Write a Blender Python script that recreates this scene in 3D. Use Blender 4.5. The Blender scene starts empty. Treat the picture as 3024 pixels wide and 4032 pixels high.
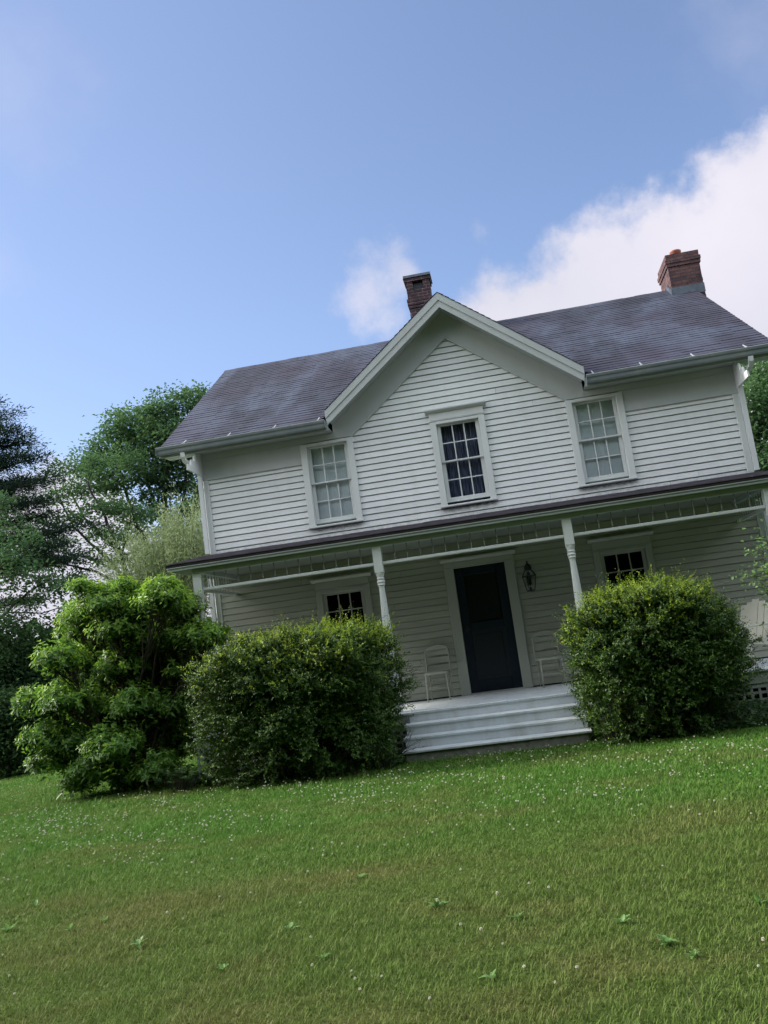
import bpy, math, random
import numpy as np
from mathutils import Vector, Matrix

random.seed(7)
RNG = np.random.default_rng(11)
SC = bpy.context.scene
COL = SC.collection
PI = math.pi

# ------------------------------------------------------------------ camera
CF, CX, CY, CZ, CYAW, CPIT, CROL = 3405.0987, 0.4939, -14.5167, 0.9934, -0.1339, 0.1509, -0.1337
fw = Vector((math.sin(CYAW)*math.cos(CPIT), math.cos(CYAW)*math.cos(CPIT), math.sin(CPIT)))
_r = Vector((math.cos(CYAW), -math.sin(CYAW), 0)); _u = _r.cross(fw)
rt = _r*math.cos(CROL) + _u*math.sin(CROL)
up = -_r*math.sin(CROL) + _u*math.cos(CROL)
cam_d = bpy.data.cameras.new('camera'); cam = bpy.data.objects.new('camera', cam_d); COL.objects.link(cam)
cam.matrix_world = Matrix(((rt.x, up.x, -fw.x, CX), (rt.y, up.y, -fw.y, CY), (rt.z, up.z, -fw.z, CZ), (0, 0, 0, 1)))
cam_d.sensor_fit = 'HORIZONTAL'; cam_d.sensor_width = 36.0; cam_d.lens = CF/3024*36
cam_d.clip_start = 0.05; cam_d.clip_end = 3000
SC.camera = cam

def ray(px, py):
    """direction through a point of the 1659 px wide view"""
    return (fw*CF + rt*(px*1.8228-1512) - up*(py*1.8228-2016)).normalized()
def at(px, py, Y):
    d = ray(px, py); t = (Y-CY)/d.y
    return Vector((CX, CY, CZ)) + d*t

# ------------------------------------------------------------------ light
SUN_EL, SUN_AZ = math.radians(34), math.radians(-84)      # from the left, a little behind the house
SUN_DIR = Vector((math.sin(SUN_AZ)*math.cos(SUN_EL), math.cos(SUN_AZ)*math.cos(SUN_EL), math.sin(SUN_EL)))
sd = bpy.data.lights.new('sun', 'SUN'); sd.energy = 2.8; sd.angle = math.radians(11); sd.color = (1.0, 0.93, 0.82)
so = bpy.data.objects.new('sun', sd); COL.objects.link(so)
so.rotation_euler = (-SUN_DIR).to_track_quat('-Z', 'Y').to_euler(); so.location = (0, 0, 30)
SKY_K = 0.088
SC.view_settings.view_transform = 'Standard'; SC.view_settings.look = 'None'
SC.view_settings.gamma = 1; SC.view_settings.use_curve_mapping = False
SC.view_settings.exposure = 1.15
SC.render.engine = 'CYCLES'

# ------------------------------------------------------------------ node helpers
class NT:
    def __init__(s, tree): s.t = tree
    def n(s, kind, ins=None, **props):
        nd = s.t.nodes.new(kind)
        for k, v in props.items(): setattr(nd, k, v)
        for k, v in (ins or {}).items():
            if isinstance(v, bpy.types.NodeSocket): s.t.links.new(v, nd.inputs[k])
            else: nd.inputs[k].default_value = v
        return nd
    def math(s, op, a, b=None, c=None, clamp=False):
        nd = s.n('ShaderNodeMath', operation=op, use_clamp=clamp)
        for i, v in enumerate((a, b, c)):
            if v is None: continue
            if isinstance(v, bpy.types.NodeSocket): s.t.links.new(v, nd.inputs[i])
            else: nd.inputs[i].default_value = v
        return nd.outputs[0]
    def mix(s, f, a, b):
        nd = s.n('ShaderNodeMix', data_type='RGBA')
        for i, v in ((0, f), (6, a), (7, b)):
            if isinstance(v, bpy.types.NodeSocket): s.t.links.new(v, nd.inputs[i])
            else: nd.inputs[i].default_value = v if i == 0 else (tuple(v)+(1,))[:4]
        return nd.outputs[2]
    def ramp(s, f, stops):
        nd = s.n('ShaderNodeValToRGB'); s.t.links.new(f, nd.inputs[0]); cr = nd.color_ramp
        while len(cr.elements) < len(stops): cr.elements.new(0.5)
        for e, (p, c) in zip(cr.elements, stops): e.position = p; e.color = (tuple(c)+(1,))[:4]
        return nd.outputs[0]
    def noise(s, vec, scale, detail=4, rough=.55):
        return s.n('ShaderNodeTexNoise', {'Vector': vec, 'Scale': scale, 'Detail': detail, 'Roughness': rough}).outputs['Fac']
    def mapr(s, v, a, b, c, d, sm=False):
        nd = s.n('ShaderNodeMapRange', {'Value': v, 'From Min': a, 'From Max': b, 'To Min': c, 'To Max': d})
        if sm: nd.interpolation_type = 'SMOOTHSTEP'
        return nd.outputs[0]

def new_mat(name):
    m = bpy.data.materials.new(name); m.use_nodes = True
    t = m.node_tree; t.nodes.clear(); q = NT(t)
    out = t.nodes.new('ShaderNodeOutputMaterial')
    return m, q, out
def finish(q, out, shader): q.t.links.new(shader, out.inputs['Surface'])

# ------------------------------------------------------------------ world: sky with clouds
w = bpy.data.worlds.new('World'); SC.world = w; w.use_nodes = True
wt = w.node_tree; wt.nodes.clear(); q = NT(wt)
wo = wt.nodes.new('ShaderNodeOutputWorld')
sky = q.n('ShaderNodeTexSky', sky_type='NISHITA'); sky.sun_disc = False
sky.sun_elevation = SUN_EL; sky.sun_rotation = SUN_AZ
sky.air_density = 1.0; sky.dust_density = 0.5; sky.ozone_density = 2.2; sky.altitude = 200
co = q.n('ShaderNodeTexCoord').outputs['Generated']
nrm = q.n('ShaderNodeVectorMath', {0: co}, operation='NORMALIZE').outputs[0]
n1 = q.noise(nrm, 5.0, 9, .58); n2 = q.noise(nrm, 14.0, 8, .6)
warp = q.math('ADD', q.math('MULTIPLY', q.math('SUBTRACT', n1, .5), 0.30), q.math('MULTIPLY', q.math('SUBTRACT', n2, .5), 0.16))
def blob_field(blobs):
    cur = None
    for (px, py, r) in blobs:
        d = ray(px, py)
        dist = q.n('ShaderNodeVectorMath', {0: nrm, 1: tuple(d)}, operation='DISTANCE').outputs['Value']
        v = q.math('SUBTRACT', dist, r/1868.0)
        cur = v if cur is None else q.math('SMOOTH_MIN', cur, v, 0.05)
    return cur
n3 = q.noise(nrm, 38.0, 6, .6)
bank = blob_field([(1560, 880, 470), (1230, 900, 350), (1700, 670, 265), (1950, 780, 500), (1085, 640, 75), (1270, 550, 95), (1520, 370, 55), (2300, 1100, 800),
                   (150, 1330, 270), (-120, 1400, 330), (420, 1450, 260)])
fine3 = q.math('MULTIPLY', q.math('SUBTRACT', n3, .5), .035)
bankm = q.mapr(q.math('ADD', q.math('ADD', bank, fine3), q.math('MULTIPLY', warp, .60)), 0.018, -0.034, 0, 1, True)
puff = blob_field([(872, 595, 55), (800, 645, 38), (850, 700, 42), (1045, 495, 34)])
puffm = q.mapr(q.math('ADD', q.math('ADD', puff, fine3), q.math('MULTIPLY', warp, .50)), 0.014, -0.032, 0, .66, True)
wisp = blob_field([(1600, 95, 95), (20, 200, 130), (0, 560, 60)])
wispm = q.mapr(q.math('ADD', wisp, q.math('MULTIPLY', warp, .6)), 0.04, -0.08, 0, .22, True)
# bright cloud added outside the view to light the shaded front
sepz = q.n('ShaderNodeSeparateXYZ', {0: nrm}).outputs
over = q.mapr(q.math('SUBTRACT', sepz[1], q.math('MULTIPLY', sepz[2], .9)), .0, -.35, 0, 1, True)   # added cloud cover overhead and behind the viewer, out of view
overm = q.math('MULTIPLY', over, q.mapr(n1, .40, .56, .45, 1, True))
msk = q.math('MAXIMUM', bankm, q.math('MAXIMUM', puffm, wispm))
milk = q.mapr(sepz[0], -0.75, 0.35, .34, .10, True)       # air is milkier towards the sun
skyc = q.n('ShaderNodeVectorMath', {0: sky.outputs[0], 'Scale': SKY_K}, operation='SCALE').outputs[0]
tint = q.n('ShaderNodeVectorMath', {0: skyc, 1: (1.0, .985, 1.06)}, operation='MULTIPLY').outputs[0]
skym = q.mix(milk, tint, (.25, .30, .43))
shade = q.noise(nrm, 3.5, 5, .5)
cloudc = q.mix(q.mapr(shade, .35, .65, 0, 1), (.40, .385, .43), (.335, .335, .385))
overc = q.mix(q.mapr(sepz[0], -.15, -.9, 0, 1, True), (.78, .87, .96), (1.75, 1.75, 1.72))  # unseen cloud brightened to the left, and below to the right, for side light
overc = q.mix(q.mapr(sepz[0], .35, .95, 0, 1, True), overc, (1.25, 1.30, 1.38))
fin = q.mix(overm, q.mix(msk, skym, cloudc), overc)
bg = q.n('ShaderNodeBackground', {'Color': fin, 'Strength': 1.0})
wt.links.new(bg.outputs[0], wo.inputs[0])

# ------------------------------------------------------------------ materials
def objco(q): return q.n('ShaderNodeTexCoord').outputs['Object']
def mapping(q, vec, sc): return q.n('ShaderNodeMapping', {'Vector': vec, 'Scale': sc}).outputs[0]
def bump(q, h, strength, dist): return q.n('ShaderNodeBump', {'Height': h, 'Strength': strength, 'Distance': dist}).outputs[0]

def mat_paint(name, col, rough=.55, dirt=.16, dirtcol=(.36, .37, .32), boards=False, sills=False):
    m, q, out = new_mat(name); c = objco(q)
    a = q.noise(mapping(q, c, (2.2, 2.2, .55)), 2.2, 6, .6)
    b = q.noise(c, 26, 4, .6)
    f = q.math('ADD', q.mapr(a, .45, .75, 0, dirt), q.mapr(b, .55, .8, 0, dirt*.6), clamp=True)
    colr = q.mix(f, col, dirtcol)
    if boards:      # every board weathered a little differently
        rnd = q.n('ShaderNodeNewGeometry').outputs['Random Per Island']
        colr = q.n('ShaderNodeVectorMath', {0: colr, 'Scale': q.mapr(rnd, 0, 1, .90, 1.04)}, operation='SCALE').outputs[0]
    if sills:       # mildew below the three upper sills and along the porch roof
        sp = q.n('ShaderNodeSeparateXYZ', {0: c}).outputs
        ax = q.math('ABSOLUTE', sp[0]); inx = q.math('MAXIMUM', q.mapr(ax, .40, .50, 1, 0), q.math('MULTIPLY', q.mapr(ax, 1.80, 1.90, 0, 1), q.mapr(ax, 2.68, 2.80, 1, 0)))
        nz = q.mapr(q.noise(mapping(q, c, (3, 3, 6)), 4, 6, .7), .38, .60, 0, 1)
        st = q.math('MULTIPLY', q.math('MULTIPLY', inx, q.mapr(sp[2], 3.02, 3.10, .15, 1)), q.math('MULTIPLY', nz, q.math('LESS_THAN', sp[2], 3.15)))
        low = q.math('MULTIPLY', q.mapr(sp[2], 2.94, 3.05, .5, 0), nz)
        colr = q.mix(q.math('MULTIPLY', q.math('MAXIMUM', st, low), .8), colr, (.06, .065, .05))
    p = q.n('ShaderNodeBsdfPrincipled', {'Base Color': colr, 'Roughness': rough, 'Normal': bump(q, q.noise(mapping(q, c, (2, 2, 30)), 9, 3, .6), .12, .01)})
    finish(q, out, p.outputs[0]); return m
M = {}
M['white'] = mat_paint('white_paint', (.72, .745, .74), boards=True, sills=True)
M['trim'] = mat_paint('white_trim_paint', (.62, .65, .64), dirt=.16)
M['porchtrim'] = mat_paint('shaded_porch_trim_paint', (.37, .385, .34), dirt=.15)  # trim colour darkened to stand for shade under the porch
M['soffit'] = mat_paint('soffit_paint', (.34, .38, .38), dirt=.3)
M['rake'] = mat_paint('grey_rake_shaded_frieze', (.46, .49, .49), dirt=.25)
M['porchwall'] = mat_paint('shaded_porch_wall_paint', (.41, .42, .36), dirt=.2, boards=True)  # wall colour darkened to stand for the porch's deep shade
M['stepwhite'] = mat_paint('step_paint', (.62, .66, .69), rough=.42, dirt=.5, dirtcol=(.34, .34, .31))
M['gutter'] = mat_paint('grey_gutter_paint', (.17, .20, .215), rough=.45, dirt=.3)
M['downspout'] = mat_paint('gutter_paint', (.66, .68, .70), rough=.4, dirt=.2)

def mat_simple(name, col, rough=.5, metal=0, nscale=8, var=.3, spec=.5):
    m, q, out = new_mat(name); c = objco(q)
    a = q.noise(c, nscale, 5, .6)
    colr = q.mix(q.mapr(a, .3, .7, 0, 1), [x*(1-var) for x in col], [min(1, x*(1+var)) for x in col])
    p = q.n('ShaderNodeBsdfPrincipled', {'Base Color': colr, 'Roughness': rough, 'Metallic': metal, 'Specular IOR Level': spec})
    finish(q, out, p.outputs[0]); return m
M['navy'] = mat_simple('navy_paint', (.003, .009, .019), .45, spec=.3)
M['navydark'] = mat_simple('navy_panel', (.002, .005, .014), .4)
M['black'] = mat_simple('black_metal', (.006, .008, .012), .45)
M['lead'] = mat_simple('lead_flashing', (.10, .12, .15), .45, .3)
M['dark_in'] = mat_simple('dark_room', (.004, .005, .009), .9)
M['hook'] = mat_simple('bright_clip', (.34, .35, .37), .4)
M['terracotta'] = mat_simple('clay_pot', (.26, .085, .055), .8)
M['basewood'] = mat_simple('weathered_base', (.20, .20, .17), .85, var=.35, nscale=14)
M['lattice'] = mat_paint('lattice_paint', (.34, .37, .33), dirt=.35)
M['chairwhite'] = mat_paint('chair_paint', (.60, .61, .53), dirt=.1)
M['adirondack'] = mat_paint('wooden_chair_paint', (.66, .64, .54), dirt=.12)

def mat_shade(name, c1, c2, scale):
    m, q, out = new_mat(name); c = objco(q)
    a = q.noise(mapping(q, c, scale), 6, 5, .6)
    p = q.n('ShaderNodeBsdfPrincipled', {'Base Color': q.mix(q.mapr(a, .35, .65, 0, 1), c1, c2), 'Roughness': .9})
    finish(q, out, p.outputs[0]); return m
M['shade'] = mat_shade('pale_window_shade', (.74, .79, .78), (.86, .90, .89), (1, 1, .6))
M['curtain'] = mat_shade('blue_lace_curtain', (.04, .05, .09), (.26, .29, .42), (9, 9, .35))

m, q, out = new_mat('window_glass')
tr = q.n('ShaderNodeBsdfTransparent', {'Color': (.95, .97, .98, 1)}); gl = q.n('ShaderNodeBsdfGlossy', {'Roughness': .03, 'Color': (.9, .95, 1, 1)})
fr = q.n('ShaderNodeFresnel', {'IOR': 1.22})
mx = q.n('ShaderNodeMixShader', {0: fr.outputs[0]}); q.t.links.new(tr.outputs[0], mx.inputs[1]); q.t.links.new(gl.outputs[0], mx.inputs[2])
finish(q, out, mx.outputs[0]); M['glass'] = m

def mat_roof():
    m, q, out = new_mat('asphalt_shingles'); c = objco(q)
    wide = q.noise(mapping(q, c, (.75, .28, .28)), 1.5, 5, .55)
    streak = q.noise(mapping(q, c, (2.0, .20, .20)), 1.1, 5, .6)
    fine = q.noise(c, 70, 3, .7)
    patch = q.noise(mapping(q, c, (.5, .4, .4)), 1.3, 3, .5)
    base = q.ramp(wide, [(.32, (.022, .023, .034)), (.46, (.040, .043, .060)), (.60, (.082, .094, .124)), (.74, (.050, .055, .076))])
    purple = q.mix(q.mapr(patch, .42, .68, 0, .6), base, (.048, .034, .054))
    col = q.mix(q.mapr(streak, .52, .70, 0, .4), purple, (.020, .020, .030))
    br = q.n('ShaderNodeTexBrick', {'Vector': q.n('ShaderNodeCombineXYZ', {0: q.n('ShaderNodeSeparateXYZ', {0: c}).outputs[0], 1: q.math('MULTIPLY', q.n('ShaderNodeSeparateXYZ', {0: c}).outputs[1], 1.0)}).outputs[0],
        'Color1': (1, 1, 1, 1), 'Color2': (.93, .93, .94, 1), 'Mortar': (.8, .8, .8, 1), 'Scale': 1.0, 'Brick Width': .31, 'Row Height': .125, 'Mortar Size': .004})
    colb = q.n('ShaderNodeMix', {0: .8, 6: col, 7: br.outputs['Color']}, data_type='RGBA', blend_type='MULTIPLY').outputs[2]
    col2 = q.mix(q.mapr(fine, .4, .75, 0, .25), colb, (.12, .125, .14))
    col2 = q.n('ShaderNodeVectorMath', {0: col2, 1: (.76, .80, .92)}, operation='MULTIPLY').outputs[0]
    p = q.n('ShaderNodeBsdfPrincipled', {'Base Color': col2, 'Roughness': .9, 'Specular IOR Level': .25, 'Normal': bump(q, fine, .35, .004)})
    finish(q, out, p.outputs[0]); return m
M['roof'] = mat_roof()
M['roofporch'] = mat_simple('weathered_porch_shingles', (.115, .105, .125), .95, nscale=5, var=.35, spec=.2)

def mat_brick(name, c1, c2, mortar, soot):
    m, q, out = new_mat(name); c = objco(q)
    sp = q.n('ShaderNodeSeparateXYZ', {0: c}).outputs
    v = q.n('ShaderNodeCombineXYZ', {0: q.math('ADD', sp[0], sp[1]), 1: sp[2]}).outputs[0]
    v = q.n('ShaderNodeVectorMath', {0: v, 1: q.n('ShaderNodeVectorMath', {0: q.n('ShaderNodeTexNoise', {'Vector': c, 'Scale': 9.0}).outputs['Color'], 'Scale': .012}, operation='SCALE').outputs[0]}, operation='ADD').outputs[0]
    br = q.n('ShaderNodeTexBrick', {'Vector': v, 'Color1': (*c1, 1), 'Color2': (*c2, 1), 'Mortar': (*mortar, 1), 'Scale': 1.0, 'Brick Width': .205, 'Row Height': .073, 'Mortar Size': .006, 'Mortar Smooth': .2, 'Bias': -.2})
    s = q.mapr(q.noise(mapping(q, c, (1, 1, .8)), 4.0, 5, .6), .4, .65, 0, soot)
    col = q.mix(s, br.outputs['Color'], (.018, .014, .018))
    p = q.n('ShaderNodeBsdfPrincipled', {'Base Color': col, 'Roughness': .9, 'Normal': bump(q, q.math('SUBTRACT', 1, br.outputs['Fac']), .8, .012)})
    finish(q, out, p.outputs[0]); return m
M['brick'] = mat_brick('red_brick', (.160, .075, .072), (.085, .045, .052), (.05, .045, .052), .8)
M['brickold'] = mat_brick('sooty_old_brick', (.075, .030, .038), (.045, .022, .030), (.20, .17, .18), .85)

def mat_leaf(name, dark, light, trans, rough=.5, noise_scale=1.2, tip=None, amt=1.0, spec=.35):
    m, q, out = new_mat(name); c = objco(q)
    rnd = q.n('ShaderNodeNewGeometry').outputs['Random Per Island']
    cl = q.noise(c, noise_scale, 3, .6)
    f = q.math('ADD', q.math('MULTIPLY', rnd, .55), q.mapr(cl, .3, .7, -.05, .5), clamp=True)
    col = q.mix(f, dark, light)
    if tip is not None: col = q.mix(q.mapr(rnd, .86, 1.0, 0, .8), col, tip)
    d = q.n('ShaderNodeBsdfPrincipled', {'Base Color': col, 'Roughness': rough, 'Specular IOR Level': spec})
    tcol = q.mix(.5, col, trans)
    t = q.n('ShaderNodeBsdfTranslucent', {'Color': tcol})
    mx = q.n('ShaderNodeMixShader', {0: .36*amt}); q.t.links.new(d.outputs[0], mx.inputs[1]); q.t.links.new(t.outputs[0], mx.inputs[2])
    finish(q, out, mx.outputs[0]); return m
M['leaf_vib'] = mat_leaf('broad_shrub_leaf', (.026, .078, .014), (.135, .275, .042), (.28, .52, .05), .42, 1.5)
M['leaf_box'] = mat_leaf('small_shrub_leaf', (.010, .036, .006), (.070, .155, .018), (.12, .20, .03), .48, 3.5, amt=.4)
M['leaf_viblit'] = mat_leaf('lit_broad_leaf', (.12, .24, .025), (.26, .42, .06), (.42, .65, .06), .45, 1.5)  # lit copy of the broad leaf colour, for upper tips
M['leaf_boxlit'] = mat_leaf('lit_shrub_leaf', (.13, .20, .014), (.31, .41, .03), (.42, .58, .04), .32, 3.5, tip=(.46, .54, .11), amt=1.0)  # lit copy of the small leaf colour, for the bush tops
M['leaf_tree'] = mat_leaf('maple_leaf', (.030, .068, .036), (.110, .200, .092), (.15, .28, .08), .75, .8, spec=.10)
M['leaf_dark'] = mat_leaf('dark_understory_leaf', (.020, .046, .022), (.055, .105, .040), (.07, .15, .04), .75, .6, spec=.10)
M['needle'] = mat_leaf('pine_needle', (.011, .025, .018), (.032, .058, .035), (.05, .09, .04), .75, .5, amt=.5, spec=.10)
M['leaf_willow'] = mat_leaf('grey_willow_leaf', (.13, .18, .085), (.27, .33, .18), (.24, .34, .13), .6, 1.2)
M['leaf_ivy'] = mat_leaf('ground_vine_leaf', (.022, .055, .020), (.060, .125, .035), (.10, .2, .04), .45, 2.5)
M['leaf_vine'] = mat_leaf('climbing_vine_leaf', (.06, .13, .03), (.15, .27, .08), (.2, .36, .08), .45, 2.5)
M['bark'] = mat_simple('bark', (.024, .020, .018), .95, nscale=6, var=.4)
M['twig'] = mat_simple('shrub_twig', (.035, .030, .018), .9, nscale=12, var=.4)

def lawn_tone(q, lo, mid, hi, dry):
    pos = q.n('ShaderNodeNewGeometry').outputs['Position']
    a = q.noise(mapping(q, pos, (.55, 1.0, 0)), 1.0, 5, .6)
    b = q.noise(mapping(q, pos, (1, 1, 0)), 3.6, 4, .6)
    sp = q.n('ShaderNodeSeparateXYZ', {0: pos}).outputs
    near = q.mapr(sp[1], -5.6, -9.0, 0, 1, True)            # the lawn is drier away from the house
    col = q.mix(q.mapr(b, .35, .65, 0, 1), lo, hi)
    col = q.mix(q.mapr(a, .35, .62, 0, .8), mid, col)
    dr = q.math('ADD', q.math('MULTIPLY', near, .5), q.mapr(a, .48, .64, 0, .55), clamp=True)
    return q.mix(dr, col, dry)
m, q, out = new_mat('lawn_soil')
col = lawn_tone(q, (.030, .072, .012), (.042, .092, .015), (.056, .112, .020), (.082, .085, .028))
pos = q.n('ShaderNodeNewGeometry').outputs['Position']
p = q.n('ShaderNodeBsdfPrincipled', {'Base Color': col, 'Roughness': 1.0, 'Specular IOR Level': .05, 'Normal': bump(q, q.noise(pos, 30, 4, .7), .8, .03)})
finish(q, out, p.outputs[0]); M['soil'] = m
m, q, out = new_mat('grass_blade')
col = lawn_tone(q, (.062, .160, .022), (.098, .226, .032), (.160, .305, .050), (.185, .215, .060))
rnd = q.n('ShaderNodeNewGeometry').outputs['Random Per Island']
col = q.mix(q.mapr(rnd, .0, .5, .45, 0), col, (.038, .075, .018))
col = q.mix(q.mapr(rnd, .90, 1, 0, .8), col, (.30, .29, .14))
d = q.n('ShaderNodeBsdfPrincipled', {'Base Color': col, 'Roughness': .65, 'Specular IOR Level': .14})
t = q.n('ShaderNodeBsdfTranslucent', {'Color': col})
mx = q.n('ShaderNodeMixShader', {0: .3}); q.t.links.new(d.outputs[0], mx.inputs[1]); q.t.links.new(t.outputs[0], mx.inputs[2])
finish(q, out, mx.outputs[0]); M['grass'] = m
M['clover'] = mat_simple('clover_petals', (.50, .49, .38), .8, nscale=60, var=.25)
M['cloverstem'] = mat_simple('clover_stem', (.10, .18, .05), .8)
M['weed'] = mat_leaf('lawn_weed_leaf', (.11, .23, .05), (.22, .38, .13), (.2, .35, .1), .5, 6)

# ------------------------------------------------------------------ object helpers
def tag(o, label=None, cat=None, group=None, kind=None):
    if label: o['label'] = label
    if cat: o['category'] = cat
    if group: o['group'] = group
    if kind: o['kind'] = kind
    return o
def empty(name, loc, label=None, cat=None, group=None, rz=0):
    o = bpy.data.objects.new(name, None); COL.objects.link(o); o.location = loc; o.rotation_euler = (0, 0, rz)
    o.empty_display_size = .2
    return tag(o, label, cat, group)
def mesh_from(name, V, F, mat, parent=None, smooth=False):
    me = bpy.data.meshes.new(name); me.from_pydata([tuple(v) for v in V], [], F); me.update()
    for mm in (mat if isinstance(mat, (list, tuple)) else [mat]): me.materials.append(mm)
    if smooth: me.polygons.foreach_set('use_smooth', [True]*len(me.polygons))
    o = bpy.data.objects.new(name, me); COL.objects.link(o)
    if parent is not None:
        o.parent = parent
    return o
def np_mesh(name, V, F, mat, parent=None, smooth=False):
    """V (n,3) F (m,k) constant k, or a list of such arrays"""
    Fs = F if isinstance(F, list) else [F]
    me = bpy.data.meshes.new(name)
    loops = np.concatenate([f.ravel() for f in Fs]); sizes = np.concatenate([np.full(len(f), f.shape[1]) for f in Fs])
    starts = np.concatenate([[0], np.cumsum(sizes)[:-1]])
    me.vertices.add(len(V)); me.vertices.foreach_set('co', V.astype(np.float32).ravel())
    me.loops.add(len(loops)); me.loops.foreach_set('vertex_index', loops.astype(np.int32))
    me.polygons.add(len(sizes)); me.polygons.foreach_set('loop_start', starts.astype(np.int32))
    if smooth: me.polygons.foreach_set('use_smooth', np.ones(len(sizes), bool))
    me.update(calc_edges=True)
    for mm in (mat if isinstance(mat, (list, tuple)) else [mat]): me.materials.append(mm)
    o = bpy.data.objects.new(name, me); COL.objects.link(o)
    if parent is not None: o.parent = parent
    return o

class MB:
    def __init__(s): s.V = []; s.F = []; s.S = []
    def add(s, V, F):
        b = len(s.V); s.V += [Vector(v) for v in V]; s.F += [tuple(i+b for i in f) for f in F]; return s
    def box(s, x0, x1, y0, y1, z0, z1):
        V = [(x, y, z) for z in (z0, z1) for y in (y0, y1) for x in (x0, x1)]
        return s.add(V, [(0, 2, 3, 1), (4, 5, 7, 6), (0, 1, 5, 4), (2, 6, 7, 3), (0, 4, 6, 2), (1, 3, 7, 5)])
    def bbox(s, x0, x1, y0, y1, z0, z1, b=.006):
        """box with its front vertical and horizontal edges bevelled"""
        V = []
        for (y, i) in ((y0, b), (y0+b, 0), (y1, 0)):
            V += [(x0+i, y, z0+i), (x1-i, y, z0+i), (x1-i, y, z1-i), (x0+i, y, z1-i)]
        F = [(0, 1, 2, 3)]
        for k in (0, 4):
            for j in range(4):
                a, c = k+j, k+(j+1) % 4
                F.append((a, a+4, c+4, c))
        F.append((11, 10, 9, 8))
        return s.add(V, F)
    def prism(s, poly, axis, a0, a1):
        """poly in the two other axes (order x,y,z), extruded along axis"""
        def P(u, v, a): return {0: (a, u, v), 1: (u, a, v), 2: (u, v, a)}[axis]
        n = len(poly); V = [P(u, v, a0) for u, v in poly]+[P(u, v, a1) for u, v in poly]
        F = [tuple(range(n)), tuple(range(2*n-1, n-1, -1))]+[(i, i+n, (i+1) % n+n, (i+1) % n) for i in range(n)]
        return s.add(V, F)
    def tube(s, pts, radii, n=8, cap=True):
        pts = [Vector(p) for p in pts]
        if not isinstance(radii, (list, tuple)): radii = [radii]*len(pts)
        b = len(s.V); ref = None
        for i, p in enumerate(pts):
            d = (pts[min(i+1, len(pts)-1)]-pts[max(i-1, 0)]).normalized()
            if ref is None: ref = Vector((0, 0, 1)) if abs(d.z) < .9 else Vector((1, 0, 0))
            a = d.cross(ref).normalized(); c = a.cross(d); ref = c
            for k in range(n):
                t = 2*PI*k/n; s.V.append(p+(a*math.cos(t)+c*math.sin(t))*radii[i])
        for i in range(len(pts)-1):
            for k in range(n):
                s.F.append((b+i*n+k, b+i*n+(k+1) % n, b+(i+1)*n+(k+1) % n, b+(i+1)*n+k))
        if cap:
            s.F.append(tuple(b+k for k in reversed(range(n)))); e = b+(len(pts)-1)*n; s.F.append(tuple(e+k for k in range(n)))
        return s
    def lathe(s, prof, cx, cy, n=20):
        b = len(s.V)
        for r, z in prof:
            for k in range(n): s.V.append(Vector((cx+r*math.cos(2*PI*k/n), cy+r*math.sin(2*PI*k/n), z)))
        for i in range(len(prof)-1):
            for k in range(n): s.F.append((b+i*n+k, b+i*n+(k+1) % n, b+(i+1)*n+(k+1) % n, b+(i+1)*n+k))
        s.F.append(tuple(b+k for k in reversed(range(n)))); e = b+(len(prof)-1)*n; s.F.append(tuple(e+k for k in range(n)))
        return s
    def build(s, name, mat, parent=None, smooth=False, off=None):
        V = s.V if off is None else [v-Vector(off) for v in s.V]
        return mesh_from(name, V, s.F, mat, parent, smooth)
def autosmooth(o, ang=40):
    import math as _m
    me = o.data
    me.polygons.foreach_set('use_smooth', [True]*len(me.polygons))
    try: me.set_sharp_from_angle(angle=_m.radians(ang))
    except Exception: pass
    return o

# ------------------------------------------------------------------ ground
def gz(x, y):
    x = np.asarray(x, float); y = np.asarray(y, float)
    l = np.log1p(np.exp((-5.5-x)*1.2))/1.2
    return -.58 - .055*np.minimum(l, 22) - .012*np.clip(y, 0, 30) + .012*np.sin(x*.7+1)*np.sin(y*.6)
def axis_pts(lo, hi, near0, near1, step, far):
    a = list(np.arange(near0, near1+1e-6, step)); v = step
    x = near1
    while x < hi: v *= 1.35; x += v; a.append(min(x, hi))
    v = step; x = near0
    while x > lo: v *= 1.35; x -= v; a.insert(0, max(x, lo))
    return np.array(a)
gx = axis_pts(-600, 600, -20, 10, .4, 0); gy = axis_pts(-200, 900, -16, 14, .4, 0)
GX, GY = np.meshgrid(gx, gy); GZ = gz(GX, GY)
V = np.stack([GX, GY, GZ], -1).reshape(-1, 3); nx, ny = len(gx), len(gy)
idx = np.arange(nx*ny).reshape(ny, nx)
F = np.stack([idx[:-1, :-1], idx[:-1, 1:], idx[1:, 1:], idx[1:, :-1]], -1).reshape(-1, 4)
ground = np_mesh('ground', V, F, M['soil'], smooth=True); tag(ground, 'level lawn ground in front of the farmhouse', 'ground', kind='structure')

# ------------------------------------------------------------------ HOUSE
W, WO, E, ZE, R, ZR = 4.60, 5.22, 0.3975, 4.86, 3.976, 7.628
ZG, GA, ZA, SL = 6.764, 2.18, 6.066, .785
SM = (ZR-ZE)/(R+E)                                  # main roof slope
house = empty('farmhouse', (0, 3.9, -.58), 'white clapboard two storey farmhouse with front gable, dark shingle roof and full width porch', 'house')
HL = Vector(house.location)
def H(mb, name, mat, parent=None, smooth=False):
    """build a mesh given in world coordinates under the house (or a part of it)"""
    par = parent or house
    o = mb.build(name, mat, par, smooth)
    o.matrix_parent_inverse = Matrix.Translation(-HL)
    if parent is not None: o.matrix_parent_inverse = Matrix.Identity(4)
    return o
# parts sit at the world origin (their own coordinates are world coordinates)

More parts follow.
